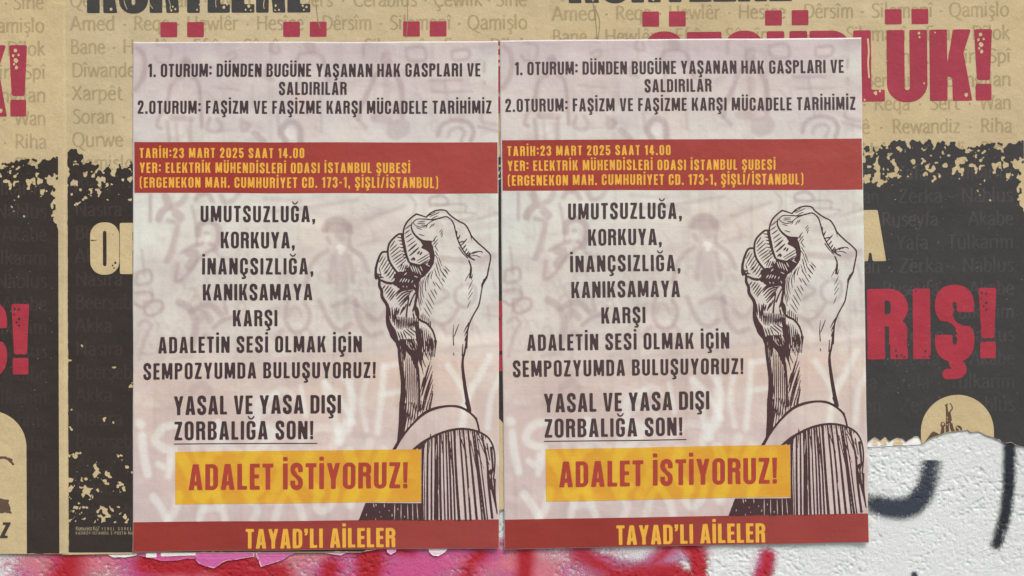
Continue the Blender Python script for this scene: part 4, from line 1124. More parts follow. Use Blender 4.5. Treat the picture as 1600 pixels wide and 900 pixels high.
    # middle: people, banner and scribbles
    for path, r, a in [([(235, 305), (235, 345)], 3, .4), ([(258, 306), (262, 322), (252, 332), (248, 342)], 6, .45), ([(268, 325), (284, 316), (290, 306)], 5, .35), ([(276, 334), (282, 340)], 7, .4), ([(262, 345), (276, 350), (270, 380), (260, 408)], 3.5, .4),
                       ([(300, 322), (306, 350), (308, 380)], 2.5, .34), ([(282, 346), (274, 385), (264, 410)], 1.6, .34), ([(306, 312), (312, 304), (325, 304), (332, 314)], 4, .4), ([(345, 306), (352, 316), (366, 312), (372, 304)], 4, .35),
                       ([(310, 366), (312, 352), (326, 346), (340, 354), (342, 374), (336, 390)], 5, .45), ([(320, 364), (326, 364)], 2, .4), ([(285, 394), (300, 386), (322, 380), (334, 386), (322, 396), (310, 406), (300, 420), (286, 436), (276, 440)], 3.2, .46),
                       ([(296, 396), (306, 398), (296, 416)], 7, .40), ([(278, 412), (274, 436)], 3, .4), ([(340, 398), (352, 404), (366, 404)], 3, .3), ([(222, 390), (226, 430)], 2, .35), ([(214, 426), (234, 422), (236, 440), (214, 444), (214, 428)], 2.6, .42),
                       ([(212, 458), (234, 456), (238, 470), (222, 480), (212, 474)], 2.4, .45), ([(226, 472), (250, 470), (254, 482), (240, 492), (228, 490), (226, 476)], 2.4, .45), ([(238, 452), (240, 462)], 1.6, .4),
                       ([(218, 506), (228, 500), (236, 508), (230, 520), (222, 540), (218, 560)], 3, .3), ([(280, 472), (296, 482), (306, 506), (300, 540)], 6, .38), ([(300, 486), (316, 478), (330, 476), (346, 492)], 5, .4), ([(312, 500), (318, 490), (328, 500)], 6, .32),
                       ([(350, 470), (354, 490)], 2.5, .4), ([(334, 512), (350, 500), (372, 494)], 3.6, .4), ([(320, 524), (330, 534)], 4, .3), ([(270, 560), (300, 556)], 3, .22), ([(300, 610), (316, 600), (326, 610)], 6, .24),
                       ([(508, 358), (514, 348), (530, 344), (544, 352), (547, 362)], 6, .42), ([(514, 356), (542, 356)], 8, .36), ([(512, 372), (516, 380)], 3, .32), ([(546, 372), (546, 384)], 3, .34), ([(530, 366), (534, 372)], 7, .22),
                       ([(512, 392), (496, 402), (484, 420), (478, 446)], 4, .34), ([(548, 388), (566, 402), (576, 424)], 4, .34), ([(520, 400), (516, 440)], 4, .3), ([(546, 400), (552, 440)], 4, .3), ([(532, 400), (534, 450)], 10, .22),
                       ([(640, 306), (650, 320), (640, 350)], 1.6, .3), ([(672, 322), (672, 310), (690, 306), (700, 314), (696, 320), (674, 320)], 2.6, .42), ([(690, 320), (726, 320), (727, 332)], 1.6, .38), ([(680, 330), (742, 334), (720, 344), (684, 340)], 1.6, .38),
                       ([(700, 350), (740, 344), (778, 334)], 3, .28), ([(680, 350), (700, 362), (740, 356), (778, 350)], 7, .18), ([(690, 404), (740, 408), (772, 400)], 5, .3), ([(768, 420), (774, 450)], 2, .3),
                       ([(722, 446), (712, 454), (712, 470), (724, 480), (740, 470), (742, 450), (730, 444)], 3, .34), ([(716, 482), (704, 500), (690, 508), (674, 500)], 3.4, .34), ([(690, 508), (698, 524)], 3.4, .34), ([(690, 452), (700, 462), (682, 474)], 3.4, .32),
                       ([(736, 500), (738, 516)], 3, .3), ([(744, 510), (752, 534)], 1.8, .3), ([(762, 478), (765, 502)], 1.4, .36), ([(757, 492), (778, 495)], 1.3, .34),
                       ([(450, 470), (446, 500), (460, 520), (478, 512), (484, 490), (476, 474)], 3.4, .34), ([(500, 470), (512, 500), (530, 516), (548, 506)], 4, .34), ([(556, 470), (560, 500), (576, 524), (596, 520)], 4, .36), ([(572, 490), (590, 500), (602, 486)], 3.4, .32),
                       ([(520, 478), (544, 470), (560, 478)], 4, .3), ([(440, 516), (430, 530)], 4, .26), ([(596, 450), (600, 470)], 3, .3)]:
        st(path, r, a, D)
    rs = np.random.default_rng(77)
    for k in range(260):
        zone = rs.choice(3, p=[.3, .5, .2])
        x = rs.uniform(215, 770); y = [rs.uniform(75, 215), rs.uniform(305, 545), rs.uniform(540, 640)][zone]
        an = rs.choice([0.0, 1.57, 0.8, 2.3]) + rs.uniform(-.5, .5); L = rs.uniform(8, 34); bend = rs.uniform(-9, 9)
        dx_, dy_ = math.cos(an) * L, math.sin(an) * L
        st([(x, y), (x + dx_ / 2 - dy_ / L * bend, y + dy_ / 2 + dx_ / L * bend), (x + dx_, y + dy_)], rs.uniform(0.8, 2.6), rs.uniform(.05, .16), [(152, 134, 134), (160, 138, 128), (205, 203, 200)][rs.choice(3)], 2.0)
    for k in range(46):                             # heads and shoulders of the crowd
        x = rs.uniform(220, 600); y = rs.uniform(420, 545); r = rs.uniform(5, 10)
        st([(x - r, y + 4), (x - r * .7, y - r * .8), (x + r * .5, y - r), (x + r, y + 2)], rs.uniform(1.2, 2.4), rs.uniform(.09, .2), (154, 136, 136), 1.8)
        st([(x - r * 1.9, y + r * 2.6), (x - r, y + r * 1.2), (x + r, y + r * 1.2), (x + r * 2, y + r * 2.8)], rs.uniform(1.0, 2.2), rs.uniform(.08, .17), (158, 140, 138), 1.8)
    st([(530, 386), (536, 388), (533, 394)], 4, .5, (214, 212, 210), 1.8); st([(325, 372), (322, 380)], 4, .4, LT)
    for path, r, a in [([(400, 324), (460, 318), (540, 330)], 6, .22), ([(400, 345), (440, 340), (500, 352)], 8, .2), ([(575, 360), (600, 345), (640, 330)], 8, .2)]:
        st(path, r, a, (210, 202, 196), 5)
    for path, r, a in [([(420, 330), (470, 326), (560, 312)], 2.5, .26), ([(570, 344), (610, 330), (632, 322)], 2.5, .26), ([(560, 384), (590, 374)], 3, .2), ([(412, 310), (470, 314)], 2, .24)]:
        st(path, r, a, G, 3)
    # dark wave above the spray-painted wall in the picture
    for path, r, a in [([(400, 566), (470, 560), (540, 552), (610, 542)], 3, .28), ([(212, 636), (250, 640), (290, 634)], 3, .26), ([(640, 548), (700, 546), (776, 538)], 3.5, .3), ([(212, 604), (280, 596), (380, 592)], 8, .12)]:
        st(path, r, a, (170, 152, 154), 4)
    st([(690, 528), (720, 534), (776, 528)], 8, .35, (212, 206, 200), 6)
    # white sprayed letters of the picture
    WH = (205, 208, 207)
    for path, r, a in [([(470, 605), (478, 650)], 4, .6), ([(508, 598), (530, 622), (552, 660)], 4.5, .62), ([(536, 588), (552, 620), (546, 672)], 4.5, .6), ([(572, 590), (566, 630), (572, 672)], 4.5, .62),
                       ([(600, 572), (596, 620), (590, 676)], 5, .68), ([(600, 573), (626, 568)], 4.5, .6), ([(598, 616), (630, 612)], 4.5, .6), ([(700, 572), (716, 596), (730, 622)], 5, .66), ([(766, 556), (748, 590), (730, 622), (722, 668)], 5.5, .68),
                       ([(782, 590), (768, 620), (762, 668)], 5, .6), ([(420, 640), (432, 614), (446, 610), (458, 622)], 5, .4), ([(408, 650), (432, 640), (450, 652)], 5, .36),
                       ([(222, 680), (225, 710), (231, 740)], 6.5, .75), ([(219, 661), (221, 663)], 7, .7), ([(281, 663), (256, 668), (243, 688), (256, 700), (272, 704), (266, 716)], 6.5, .68), ([(247, 724), (258, 730), (268, 723), (262, 744)], 5, .68), ([(341, 662), (342, 706)], 6, .5), ([(430, 617), (404, 632), (402, 664), (426, 678), (402, 706)], 7, .6), ([(507, 600), (520, 645), (533, 690)], 6, .6), ([(547, 597), (545, 650), (530, 690)], 6, .6), ([(300, 680), (312, 720), (330, 740)], 6, .4), ([(340, 660), (350, 690), (372, 704)], 6, .42), ([(390, 700), (400, 672), (420, 664), (440, 680)], 6, .45), ([(470, 690), (500, 668), (540, 676)], 6, .42), ([(520, 700), (530, 670), (548, 660)], 6, .5),
                       ([(578, 690), (570, 720)], 7, .4), ([(766, 690), (776, 720)], 6, .35),
                       ([(240, 776), (254, 796), (262, 812)], 6.5, .66), ([(280, 772), (274, 796), (264, 812)], 6.5, .62), ([(312, 812), (322, 776), (334, 762)], 6, .6), ([(334, 762), (344, 790), (352, 812)], 6, .58), ([(318, 796), (346, 792)], 5, .5),
                       ([(408, 764), (396, 778), (402, 796), (396, 812)], 6, .5), ([(430, 812), (440, 780), (452, 764)], 6, .55), ([(452, 764), (468, 790), (474, 812)], 6, .55), ([(500, 764), (494, 790), (506, 798), (520, 784), (524, 764)], 6, .6), ([(548, 790), (560, 764)], 6, .45),
                       ([(284, 715), (300, 745), (310, 775)], 9, .5), ([(330, 706), (322, 740), (340, 772)], 8, .5), ([(392, 712), (380, 745), (392, 780)], 9, .5), ([(430, 704), (440, 740), (422, 780)], 8, .45), ([(484, 710), (478, 745), (500, 770)], 8, .5),
                       ([(545, 706), (556, 745), (545, 782)], 9, .55), ([(600, 704), (590, 730), (604, 760), (596, 782)], 8, .5), ([(632, 712), (618, 745)], 8, .4)]:
        st(path, r, a * .68, WH, 3.2)
    return im * np.array([1.05, 1.042, 1.022])
BG = paint_background()
def bg_at(p):
    x = np.clip((p[:, 0] - 204) / 2.4, 0, BX.shape[1] - 1.001); y = np.clip((p[:, 1] - 60) / 2.4, 0, BX.shape[0] - 1.001)
    i = x.astype(int); j = y.astype(int); fx = (x - i)[:, None]; fy = (y - j)[:, None]
    return (BG[j, i] * (1 - fx) + BG[j, i + 1] * fx) * (1 - fy) + (BG[j + 1, i] * (1 - fx) + BG[j + 1, i + 1] * fx) * fy
def colarr(rgb):
    return np.clip(lin(rgb) / E_REF, 0, 0.95)

# the raised fist, cut like a woodblock: dark strokes and fills, light gouges
FX, FY = grid(560, 322, 779, 814, 0.85)
def fist_field():
    F = np.full(FX.shape, -9.0)
    O = {'a': (570, 310, 7.26), 'b': (570, 420, 7.26), 'c': (570, 530, 7.26), 'd': (550, 630, 4.7375), 'e': (560, 480, 5.0)}
    def cv(z, L):
        ox, oy, k = O[z]
        return [(ox + p[0] / k, oy + p[1] / k) for p in L]
    def region(pts, r):
        a = np.array(pts); 
        m = np.nonzero((FX[0] >= a[:, 0].min() - r - 3) & (FX[0] <= a[:, 0].max() + r + 3))[0]; k = np.nonzero((FY[:, 0] >= a[:, 1].min() - r - 3) & (FY[:, 0] <= a[:, 1].max() + r + 3))[0]
        return (slice(k[0], k[-1] + 1), slice(m[0], m[-1] + 1)) if len(m) and len(k) else None
    def line(z, L, w, w2=None, taper=0.0, light=False):
        pts = cv(z, L); k = O[z][2]
        q = spline(pts, 4) if len(pts) > 2 else np.array([np.array(pts[0]) + (np.array(pts[1]) - np.array(pts[0])) * t for t in np.linspace(0, 1, 5)])
        hw = np.linspace(w, w if w2 is None else w2, len(q)) * 1.06 / k / 2
        if taper:
            t = np.linspace(0, 1, len(q)); hw = hw * (1 - taper * np.abs(2 * t - 1) ** 1.5)
        sl = region(q, hw.max())
        if sl is None: return
        f = f_stroke(FX[sl], FY[sl], q, hw)
        F[sl] = np.minimum(F[sl], -f) if light else np.maximum(F[sl], f)
    def fill(z, L, light=False):
        pts = cv(z, L); sl = region(pts, 1)
        f = f_poly(FX[sl], FY[sl], pts)
        f = f + 0.5 * (fbm(FX[sl] / 2.5, FY[sl] / 2.5, 301, 2) - 0.5)
        F[sl] = np.minimum(F[sl], -f) if light else np.maximum(F[sl], f)
    def many(z, Ls, w, light=False):
        for L in Ls: line(z, L, w * (1.0 if light else 1.25), None, 0.5, light)
    # --- fills first
    fill('a', [(610, 440), (650, 470), (700, 478), (745, 488), (775, 540), (798, 650), (785, 740), (740, 810), (680, 870), (640, 900), (640, 840), (700, 770), (745, 690), (735, 620), (700, 590), (640, 560), (660, 530), (640, 500)])
    fill('a', [(500, 715), (560, 735), (620, 748), (690, 735), (770, 770), (720, 840), (660, 900), (380, 900), (430, 850), (480, 800), (510, 760)])
    fill('b', [(330, 60), (400, 30), (520, 40), (600, 30), (680, 40), (640, 110), (612, 170), (598, 290), (560, 240), (480, 225), (400, 230), (350, 200), (300, 160), (340, 130)])
    fill('b', [(250, 420), (268, 540), (310, 640), (352, 700), (375, 790), (385, 905), (365, 905), (330, 800), (275, 720), (248, 620), (244, 500)])
    fill('b', [(560, 640), (610, 640), (625, 720), (615, 905), (560, 905), (590, 780), (575, 700)])
    fill('c', [(318, 0), (365, 30), (372, 200), (392, 350), (408, 500), (405, 600), (392, 750), (386, 905), (470, 905), (455, 740), (470, 600), (455, 480), (440, 330), (470, 110), (560, 200), (600, 300), (612, 180), (620, 0)])
    fill('d', [(350, 0), (345, 150), (335, 280), (300, 342), (326, 342), (385, 240), (398, 120), (405, 0)])
    fill('d', [(100, 738), (48, 872), (545, 868), (540, 300), (515, 320), (515, 738)])
    # --- light gouges in the fills
    many('a', [[(520, 765), (548, 835)], [(545, 760), (575, 845)], [(572, 770), (604, 855)], [(600, 785), (640, 870)], [(630, 770), (655, 820)], [(690, 742), (740, 772)], [(450, 870), (480, 840)], [(640, 600), (690, 640)], [(600, 600), (700, 700)], [(560, 640), (660, 735)]], 11, True)
    many('b', [[(395, 150), (430, 100)], [(425, 155), (455, 105)], [(455, 150), (480, 110)], [(490, 155), (505, 120)], [(530, 160), (545, 130)], [(560, 80), (605, 100)], [(350, 190), (365, 215)], [(560, 180), (575, 210)], [(430, 190), (440, 210)], [(470, 195), (482, 212)],
               [(280, 440), (285, 580)], [(312, 470), (330, 610)], [(330, 380), (350, 480), (365, 590)], [(300, 400), (312, 470)],
               [(370, 690), (390, 800)], [(395, 690), (425, 800)], [(420, 695), (470, 790)], [(450, 690), (520, 780)], [(480, 685), (560, 760)], [(515, 680), (580, 740)], [(380, 780), (392, 890)], [(430, 800), (450, 900)], [(495, 790), (500, 900)], [(525, 780), (540, 900)], [(560, 780), (575, 890)],
               [(470, 800), (475, 890)], [(380, 560), (390, 680)], [(405, 560), (415, 670)], [(430, 570), (440, 670)], [(455, 570), (465, 680)], [(485, 560), (500, 660)], [(515, 570), (530, 650)], [(545, 570), (560, 640)], [(575, 590), (590, 660)]], 10, True)
    many('c', [[(395, 80), (420, 220), (435, 335)], [(420, 60), (430, 120)], [(480, 60), (530, 120)], [(510, 30), (560, 130)], [(540, 10), (585, 120)], [(570, 0), (600, 90)], [(450, 700), (448, 830)], [(440, 200), (450, 330)]], 9, True)
    many('d', [[(160, 742), (165, 772)], [(240, 742), (242, 776)], [(178, 742), (180, 762)], [(318, 742), (316, 866)], [(365, 742), (364, 866)], [(412, 742), (416, 866)], [(450, 742), (452, 866)], [(482, 742), (490, 866)], [(538, 330), (532, 600), (536, 866)], [(110, 815), (108, 835)], [(275, 790), (276, 800)],
               [(205, 800), (206, 812)], [(298, 820), (298, 838)], [(175, 850), (177, 864)], [(215, 835), (216, 845)], [(340, 775), (341, 790)], [(390, 830), (391, 845)]], 6, True)
    # --- outlines
    line('a', [(590, 178), (540, 212), (482, 270), (448, 340), (438, 420), (446, 480), (460, 560), (475, 640), (502, 718)], 17, 22)
    line('a', [(585, 178), (630, 190), (700, 214)], 18, 13)
    line('a', [(700, 214), (745, 168), (810, 138), (880, 130), (930, 145), (950, 172), (1000, 215), (1070, 262), (1140, 300), (1190, 380), (1215, 435), (1300, 520), (1380, 590), (1425, 640), (1428, 690), (1415, 760), (1400, 830), (1388, 895)], 15, 16)
    line('a', [(1190, 385), (1205, 430), (1217, 487)], 14, 5)
    line('a', [(690, 236), (760, 240), (830, 230), (920, 208), (965, 228), (1005, 278), (1026, 350), (1050, 450), (1080, 525), (1130, 610), (1180, 662), (1245, 700)], 13, 15)
    line('a', [(540, 275), (530, 330), (560, 400), (610, 452), (665, 485), (750, 495)], 12, 30)
    line('a', [(556, 262), (600, 236), (680, 236), (750, 240)], 11)
    line('a', [(556, 262), (560, 290), (605, 320), (660, 325), (705, 300), (760, 258), (830, 232)], 9)
    many('a', [[(600, 268), (690, 262)], [(590, 288), (690, 282)], [(640, 306), (690, 300)], [(580, 330), (650, 355)], [(610, 405), (680, 425)], [(735, 210), (855, 155)], [(722, 200), (800, 158)], [(765, 228), (830, 196)], [(690, 340), (715, 300)], [(735, 345), (770, 290)], [(770, 320), (795, 280)]], 8)
    line('a', [(440, 405), (385, 408), (322, 460), (278, 520), (264, 600), (272, 680), (302, 750), (360, 830), (425, 895)], 20, 24)
    line('a', [(425, 412), (442, 520), (470, 640), (502, 720)], 28, 20)
    line('a', [(250, 606), (197, 615), (157, 690), (132, 780), (124, 860), (130, 905)], 20, 30)
    many('a', [[(462, 350), (525, 298)], [(455, 402), (512, 360)], [(462, 450), (535, 400)], [(480, 500), (560, 440)], [(490, 545), (580, 480)]], 10)
    many('a', [[(498, 600), (592, 515)], [(512, 650), (614, 560)], [(530, 700), (560, 670)], [(560, 705), (570, 680)], [(600, 630), (625, 600)], [(630, 640), (650, 610)]], 16)
    many('a', [[(590, 715), (735, 625)], [(605, 735), (742, 655)], [(640, 745), (742, 690)], [(680, 742), (735, 712)]], 9)
    many('a', [[(290, 560), (345, 480)], [(288, 600), (372, 520)], [(292, 640), (395, 548)], [(302, 670), (412, 590)], [(316, 700), (432, 622)], [(334, 730), (448, 648)], [(352, 755), (462, 675)], [(372, 790), (470, 700)], [(395, 815), (430, 750)], [(420, 825), (450, 755)], [(445, 830), (475, 750)], [(470, 810), (490, 755)],
               [(372, 440), (428, 452)], [(385, 478), (436, 486)], [(398, 516), (446, 524)], [(404, 556), (452, 562)], [(416, 598), (460, 602)], [(430, 640), (470, 640)], [(440, 670), (480, 672)],
               [(168, 725), (212, 650)], [(172, 785), (240, 660)], [(192, 805), (265, 690)], [(216, 830), (286, 722)], [(240, 855), (302, 752)], [(264, 880), (324, 775)], [(290, 895), (348, 800)], [(322, 900), (372, 835)], [(150, 850), (200, 895)], [(165, 790), (180, 850)]], 10)
    many('a', [[(760, 500), (822, 425)], [(775, 530), (832, 462)], [(790, 555), (830, 500)], [(785, 500), (800, 440)], [(800, 540), (838, 605)], [(798, 590), (836, 655)], [(800, 640), (830, 690)], [(840, 665), (882, 780)], [(822, 690), (862, 800)], [(806, 720), (830, 800)], [(815, 770), (855, 890)], [(790, 790), (820, 890)], [(905, 765), (962, 832)], [(890, 790), (948, 868)], [(868, 825), (922, 897)],
               [(845, 388), (882, 348)], [(858, 412), (890, 368)], [(868, 445), (886, 398)]], 7.5)
    many('a', [[(1044, 420), (1046, 372)], [(1058, 468), (1082, 420)], [(1074, 500), (1122, 488)], [(1096, 535), (1160, 462)], [(1116, 572), (1150, 530)], [(1140, 606), (1162, 572)], [(1160, 640), (1182, 600)], [(1176, 655), (1196, 615)]], 12)
    line('a', [(1070, 558), (1120, 630), (1172, 682)], 12, 9)
    line('a', [(1188, 645), (1240, 612), (1320, 604), (1338, 622)], 12, 9); line('a', [(1192, 658), (1262, 650), (1312, 670)], 9); many('a', [[(1225, 635), (1262, 612)], [(1262, 620), (1290, 604)]], 9)
    line('a', [(1182, 708), (1205, 770), (1207, 840), (1195, 900)], 15, 18)
    # hand heel and wrist
    line('b', [(1405, -10), (1390, 90), (1340, 180), (1325, 240), (1310, 330), (1290, 420), (1240, 510), (1200, 590), (1170, 680), (1160, 760), (1152, 900)], 12, 18)
    line('b', [(1385, 90), (1335, 165), (1330, 210)], 16, 20); line('b', [(1205, 0), (1185, 110)], 20, 6)
    many('b', [[(1132, 150), (1185, 55)], [(1205, 130), (1230, 50)], [(1172, 235), (1226, 128)], [(1170, 300), (1222, 212)], [(1168, 352), (1225, 262)], [(1155, 462), (1202, 350)], [(1338, 150), (1352, 115)]], 7)
    line('b', [(125, -10), (132, 60), (166, 120), (166, 190), (192, 250), (198, 320), (252, 410), (260, 480), (256, 560), (268, 650), (300, 720), (350, 800)], 24, 46)
    many('b', [[(215, 65), (262, 10)], [(240, 92), (302, 20)], [(270, 112), (332, 40)], [(300, 132), (368, 60)], [(330, 152), (392, 80)]], 10)
    line('b', [(190, 130), (240, 155), (300, 165)], 22, 30); many('b', [[(150, 70), (190, 60)], [(160, 95), (215, 100)]], 12)
    many('b', [[(225, 255), (272, 190)], [(238, 285), (302, 205)], [(250, 325), (322, 225)], [(270, 345), (338, 250)], [(205, 225), (230, 190)], [(285, 360), (345, 285)]], 12)
    many('b', [[(350, 312), (420, 250), (545, 230)], [(362, 345), (440, 272), (545, 246)], [(378, 375), (450, 302), (525, 262)], [(390, 405), (462, 330), (512, 285)], [(400, 430), (470, 350), (500, 310)], [(345, 290), (400, 240), (470, 228)]], 14)
    line('b', [(500, 325), (482, 430), (470, 540)], 14, 20); line('b', [(582, 258), (540, 330), (505, 420)], 14, 18); line('b', [(595, 230), (590, 300), (572, 400), (582, 500), (622, 580), (700, 620), (760, 690), (790, 770), (802, 850), (795, 905)], 30, 15)
    line('b', [(545, 480), (582, 340)], 18, 10); many('b', [[(440, 470), (470, 400)], [(400, 520), (440, 430)], [(560, 560), (545, 500)], [(600, 520), (590, 430)], [(615, 540), (602, 450)]], 14)
    many('b', [[(640, 130), (610, 220), (606, 330), (632, 465)], [(662, 108), (632, 205), (632, 300), (656, 392)], [(690, 78), (655, 178), (650, 260), (672, 335)], [(730, 48), (690, 140), (686, 215), (697, 262)], [(762, 15), (718, 105), (716, 205)], [(780, 10), (755, 80), (752, 120)], [(622, 330), (640, 420)],
               [(842, 128), (886, 196)], [(800, 150), (862, 243)], [(780, 222), (820, 300)], [(742, 235), (804, 345)], [(714, 270), (790, 416)], [(700, 340), (772, 462)], [(682, 380), (757, 516)], [(666, 440), (742, 550)], [(850, -5), (906, 92)], [(900, 68), (928, 108)], [(868, 100), (908, 152)], [(910, 0), (946, 70)], [(936, 0), (962, 32)],
               [(800, 60), (850, 130)], [(770, 140), (800, 200)]], 8)
    many('b', [[(660, 500), (655, 600)], [(682, 520), (680, 610)], [(704, 540), (704, 615)], [(724, 560), (728, 640)], [(744, 590), (745, 650)], [(640, 520), (636, 580)]], 9)
    many('b', [[(645, 650), (655, 910)], [(668, 668), (690, 910)], [(692, 680), (718, 910)], [(716, 700), (744, 910)], [(740, 735), (768, 910)], [(765, 795), (780, 900)], [(625, 680), (640, 910)]], 8.5)
    line('b', [(1010, 630), (1000, 740), (1005, 870)], 6, 12); many('b', [[(1066, 628), (1010, 772)], [(1180, 608), (1120, 722)], [(1172, 668), (1130, 762)], [(1152, 755), (1130, 822)]], 10)
    fill('e', [(222, 0), (232, 100), (262, 190), (305, 262), (345, 262), (385, 300), (430, 370), (472, 470), (478, 540), (440, 470), (405, 385), (362, 335), (350, 480), (322, 480), (304, 300), (250, 236), (224, 160), (215, 60)])
    fill('e', [(440, 190), (478, 170), (492, 250), (488, 330), (500, 500), (470, 420), (460, 300), (448, 240)])
    many('e', [[(x, 70 + (x * 7) % 30), (x + 5, 160 + (x * 3) % 18)] for x in range(296, 470, 13)], 8)
    many('e', [[(305, 190), (330, 258)], [(328, 192), (352, 262)], [(350, 190), (374, 250)], [(352, 178), (418, 236)], [(376, 172), (438, 224)], [(402, 166), (456, 206)], [(392, 240), (402, 300)], [(412, 240), (424, 320)], [(430, 240), (444, 350)]], 8)
    many('e', [[(244, 5), (250, 90)], [(262, 0), (270, 118)], [(284, 10), (282, 140)], [(300, 0), (292, 70)], [(318, 10), (306, 60)], [(385, 0), (372, 55)], [(440, 0), (452, 60), (482, 100)], [(352, 0), (340, 40)]], 10)
    many('e', [[(x, 160 + (x - 480) * 0.9), (x + 8, 300), (x + 4, 390)] for x in range(484, 592, 15)], 7)
    many('e', [[(372 + 13 * k, 360 + 14 * k), (366 + 15 * k, 600), (352 + 18 * k, 880)] for k in range(7)], 6.5)
    many('e', [[(326, 300), (342, 480)], [(340, 330), (352, 470)]], 4, True)
    # forearm
    line('c', [(1152, 0), (1130, 150), (1112, 220), (1108, 300), (1118, 400), (1138, 550), (1162, 690), (1185, 810)], 16, 46)
    line('c', [(1110, 60), (1102, 190)], 9, 14); line('c', [(1003, 158), (1010, 188)], 10, 8)
    line('c', [(470, 90), (540, 180), (590, 300), (610, 430), (617, 600), (615, 810)], 26, 24)
    many('c', [[(770, 365), (690, 600), (640, 812)], [(772, 455), (720, 600), (668, 805)], [(775, 515), (732, 680), (690, 800)], [(770, 590), (742, 740), (722, 790)], [(742, 250), (682, 480), (636, 660)], [(722, 300), (662, 500), (630, 600)], [(760, 300), (700, 470), (650, 640)], [(765, 410), (706, 600), (655, 800)], [(640, 700), (630, 840)],
               [(640, 0), (660, 100), (722, 235)], [(680, 0), (720, 130), (746, 205)], [(720, 0), (760, 100), (775, 190)], [(792, -10), (802, 50), (785, 205)], [(815, 15), (792, 100)], [(640, 100), (655, 230), (690, 320)], [(622, 130), (640, 280), (664, 400)], [(755, 150), (745, 240)], [(670, 430), (640, 560)]], 10)
    line('c', [(768, 620), (738, 790)], 16, 14)
    line('c', [(590, 905), (680, 832), (780, 786), (880, 764), (980, 757), (1070, 766), (1150, 802), (1215, 852), (1270, 905)], 22, 18)
    # cuff and sleeve
    line('d', [(308, 345), (370, 252), (440, 164), (530, 82), (620, 40), (720, 22), (800, 32), (870, 70), (920, 122), (942, 205)], 16, 13)
    many('d', [[(424, -5), (388, 205)], [(442, -5), (408, 190)], [(462, -5), (432, 160)], [(482, -5), (456, 132)], [(502, -5), (482, 110)], [(532, -5), (520, 76)], [(560, -5), (552, 52)], [(576, -5), (570, 42)]], 7)
    line('d', [(850, 0), (872, 60)], 26, 20)
    line('d', [(455, 345), (520, 292), (600, 247), (700, 207), (800, 190), (880, 196), (950, 217), (1010, 257), (1045, 322), (1058, 400), (1056, 480), (1048, 560)], 18, 10)
    line('d', [(500, 330), (545, 285)], 26, 16)
    random.seed(4)
    for x, w in [(560, 15), (590, 13), (625, 30), (660, 16), (690, 10), (714, 12), (738, 14), (764, 12), (795, 18), (845, 14), (880, 14), (926, 16), (966, 11), (986, 14), (1006, 9)]:
        xt = x - (x - 620) * 0.22 if x > 620 else x + (620 - x) * 0.06
        yt = np.interp(xt, [500, 600, 700, 800, 880, 950, 1010], [300, 247, 207, 190, 196, 217, 257])
        line('d', [(xt, yt), ((x + xt) / 2 + random.uniform(-4, 4), 520), (x, 862)], w * 0.8, w * 1.12)
        if random.random() < 0.6:
            xx = x + random.uniform(8, 18); a0 = random.uniform(210, 330)
            line('d', [(xx - (xx - 620) * 0.2, a0), (xx, a0 + random.uniform(120, 330))], 7, 3)
    for x in range(700, 1000, 16):
        yt = np.interp(x, [700, 800, 880, 950, 1010], [207, 190, 196, 217, 257]); line('d', [(x, yt), (x + 5, yt + random.uniform(30, 110))], 6, 2)
    line('d', [(960, 240), (1000, 420), (1012, 600), (1040, 845)], 12, 18); line('d', [(1052, 560), (1062, 700), (1076, 815)], 12, 8); line('d', [(1030, 330), (1042, 480), (1020, 560)], 18, 8); line('d', [(1062, 560), (1064, 680)], 5, 3)
    line('d', [(1000, 300), (1020, 420)], 10, 6); fill('d', [(1000, 520), (1030, 480), (1042, 590), (1075, 800), (1072, 815), (1046, 700), (1030, 640), (1010, 620)])
    many('d', [[(1020, 520), (1026, 560)], [(640, 640), (642, 680)], [(628, 300), (622, 420)], [(866, 600), (870, 700)]], 5, True)
    # dry-ink breakup
    F[:] = F + 0.30 * (fbm(FX / 2.0, FY / 3.0, 311, 2) - 0.52)
    return F
FIST = march(fist_field(), FX[0, 0], FY[0, 0], 0.85, run=6)

TEXT_TOP = [('1. OTURUM: DÜNDEN BUGÜNE YAŞANAN HAK GASPLARI VE', 231.5, 750.5, 120.6, 120.0, 20.6, 20.8), ('SALDIRILAR', 436, 541.5, 148.7, 148.3, 20.4, 20.4),
            ('2.OTURUM: FAŞİZM VE FAŞİZME KARŞI MÜCADELE TARİHİMİZ', 216, 768, 178, 178, 20.4, 20.6)]
TEXT_DATE = [('TARİH:23 MART 2025 SAAT 14.00', 218.5, 475.5, 246.8, 246.8, 15.4, 15.4), ('YER: ELEKTRİK MÜHENDİSLERİ ODASI İSTANBUL ŞUBESİ', 218.5, 641, 270, 270.8, 16.0, 16.2),
             ('(ERGENEKON MAH. CUMHURİYET CD. 173-1, ŞİŞLİ/İSTANBUL)', 218.5, 685, 293, 294, 16.0, 17.0)]
TEXT_MAIN = [('UMUTSUZLUĞA,', 313.5, 493, 347, 347, 25.4, 25.6), ('KORKUYA,', 345, 461, 388, 388, 25.8, 25.8), ('İNANÇSIZLIĞA,', 316, 490, 429, 429, 25.8, 25.8), ('KANIKSAMAYA', 317.5, 488.5, 469.6, 469.4, 25.8, 25.8),
             ('KARŞI', 364, 433.5, 510.2, 510, 25.6, 25.6), ('ADALETİN SESİ OLMAK İÇİN', 247, 565, 552, 550.5, 25.8, 25.6), ('SEMPOZYUMDA BULUŞUYORUZ!', 224, 587, 593, 590.7, 25.8, 25.2),
             ('YASAL VE YASA DIŞI', 272, 533, 648.7, 645.8, 29.6, 28.8), ('ZORBALIĞA SON!', 273, 490, 688, 686.3, 29.4, 28.6)]

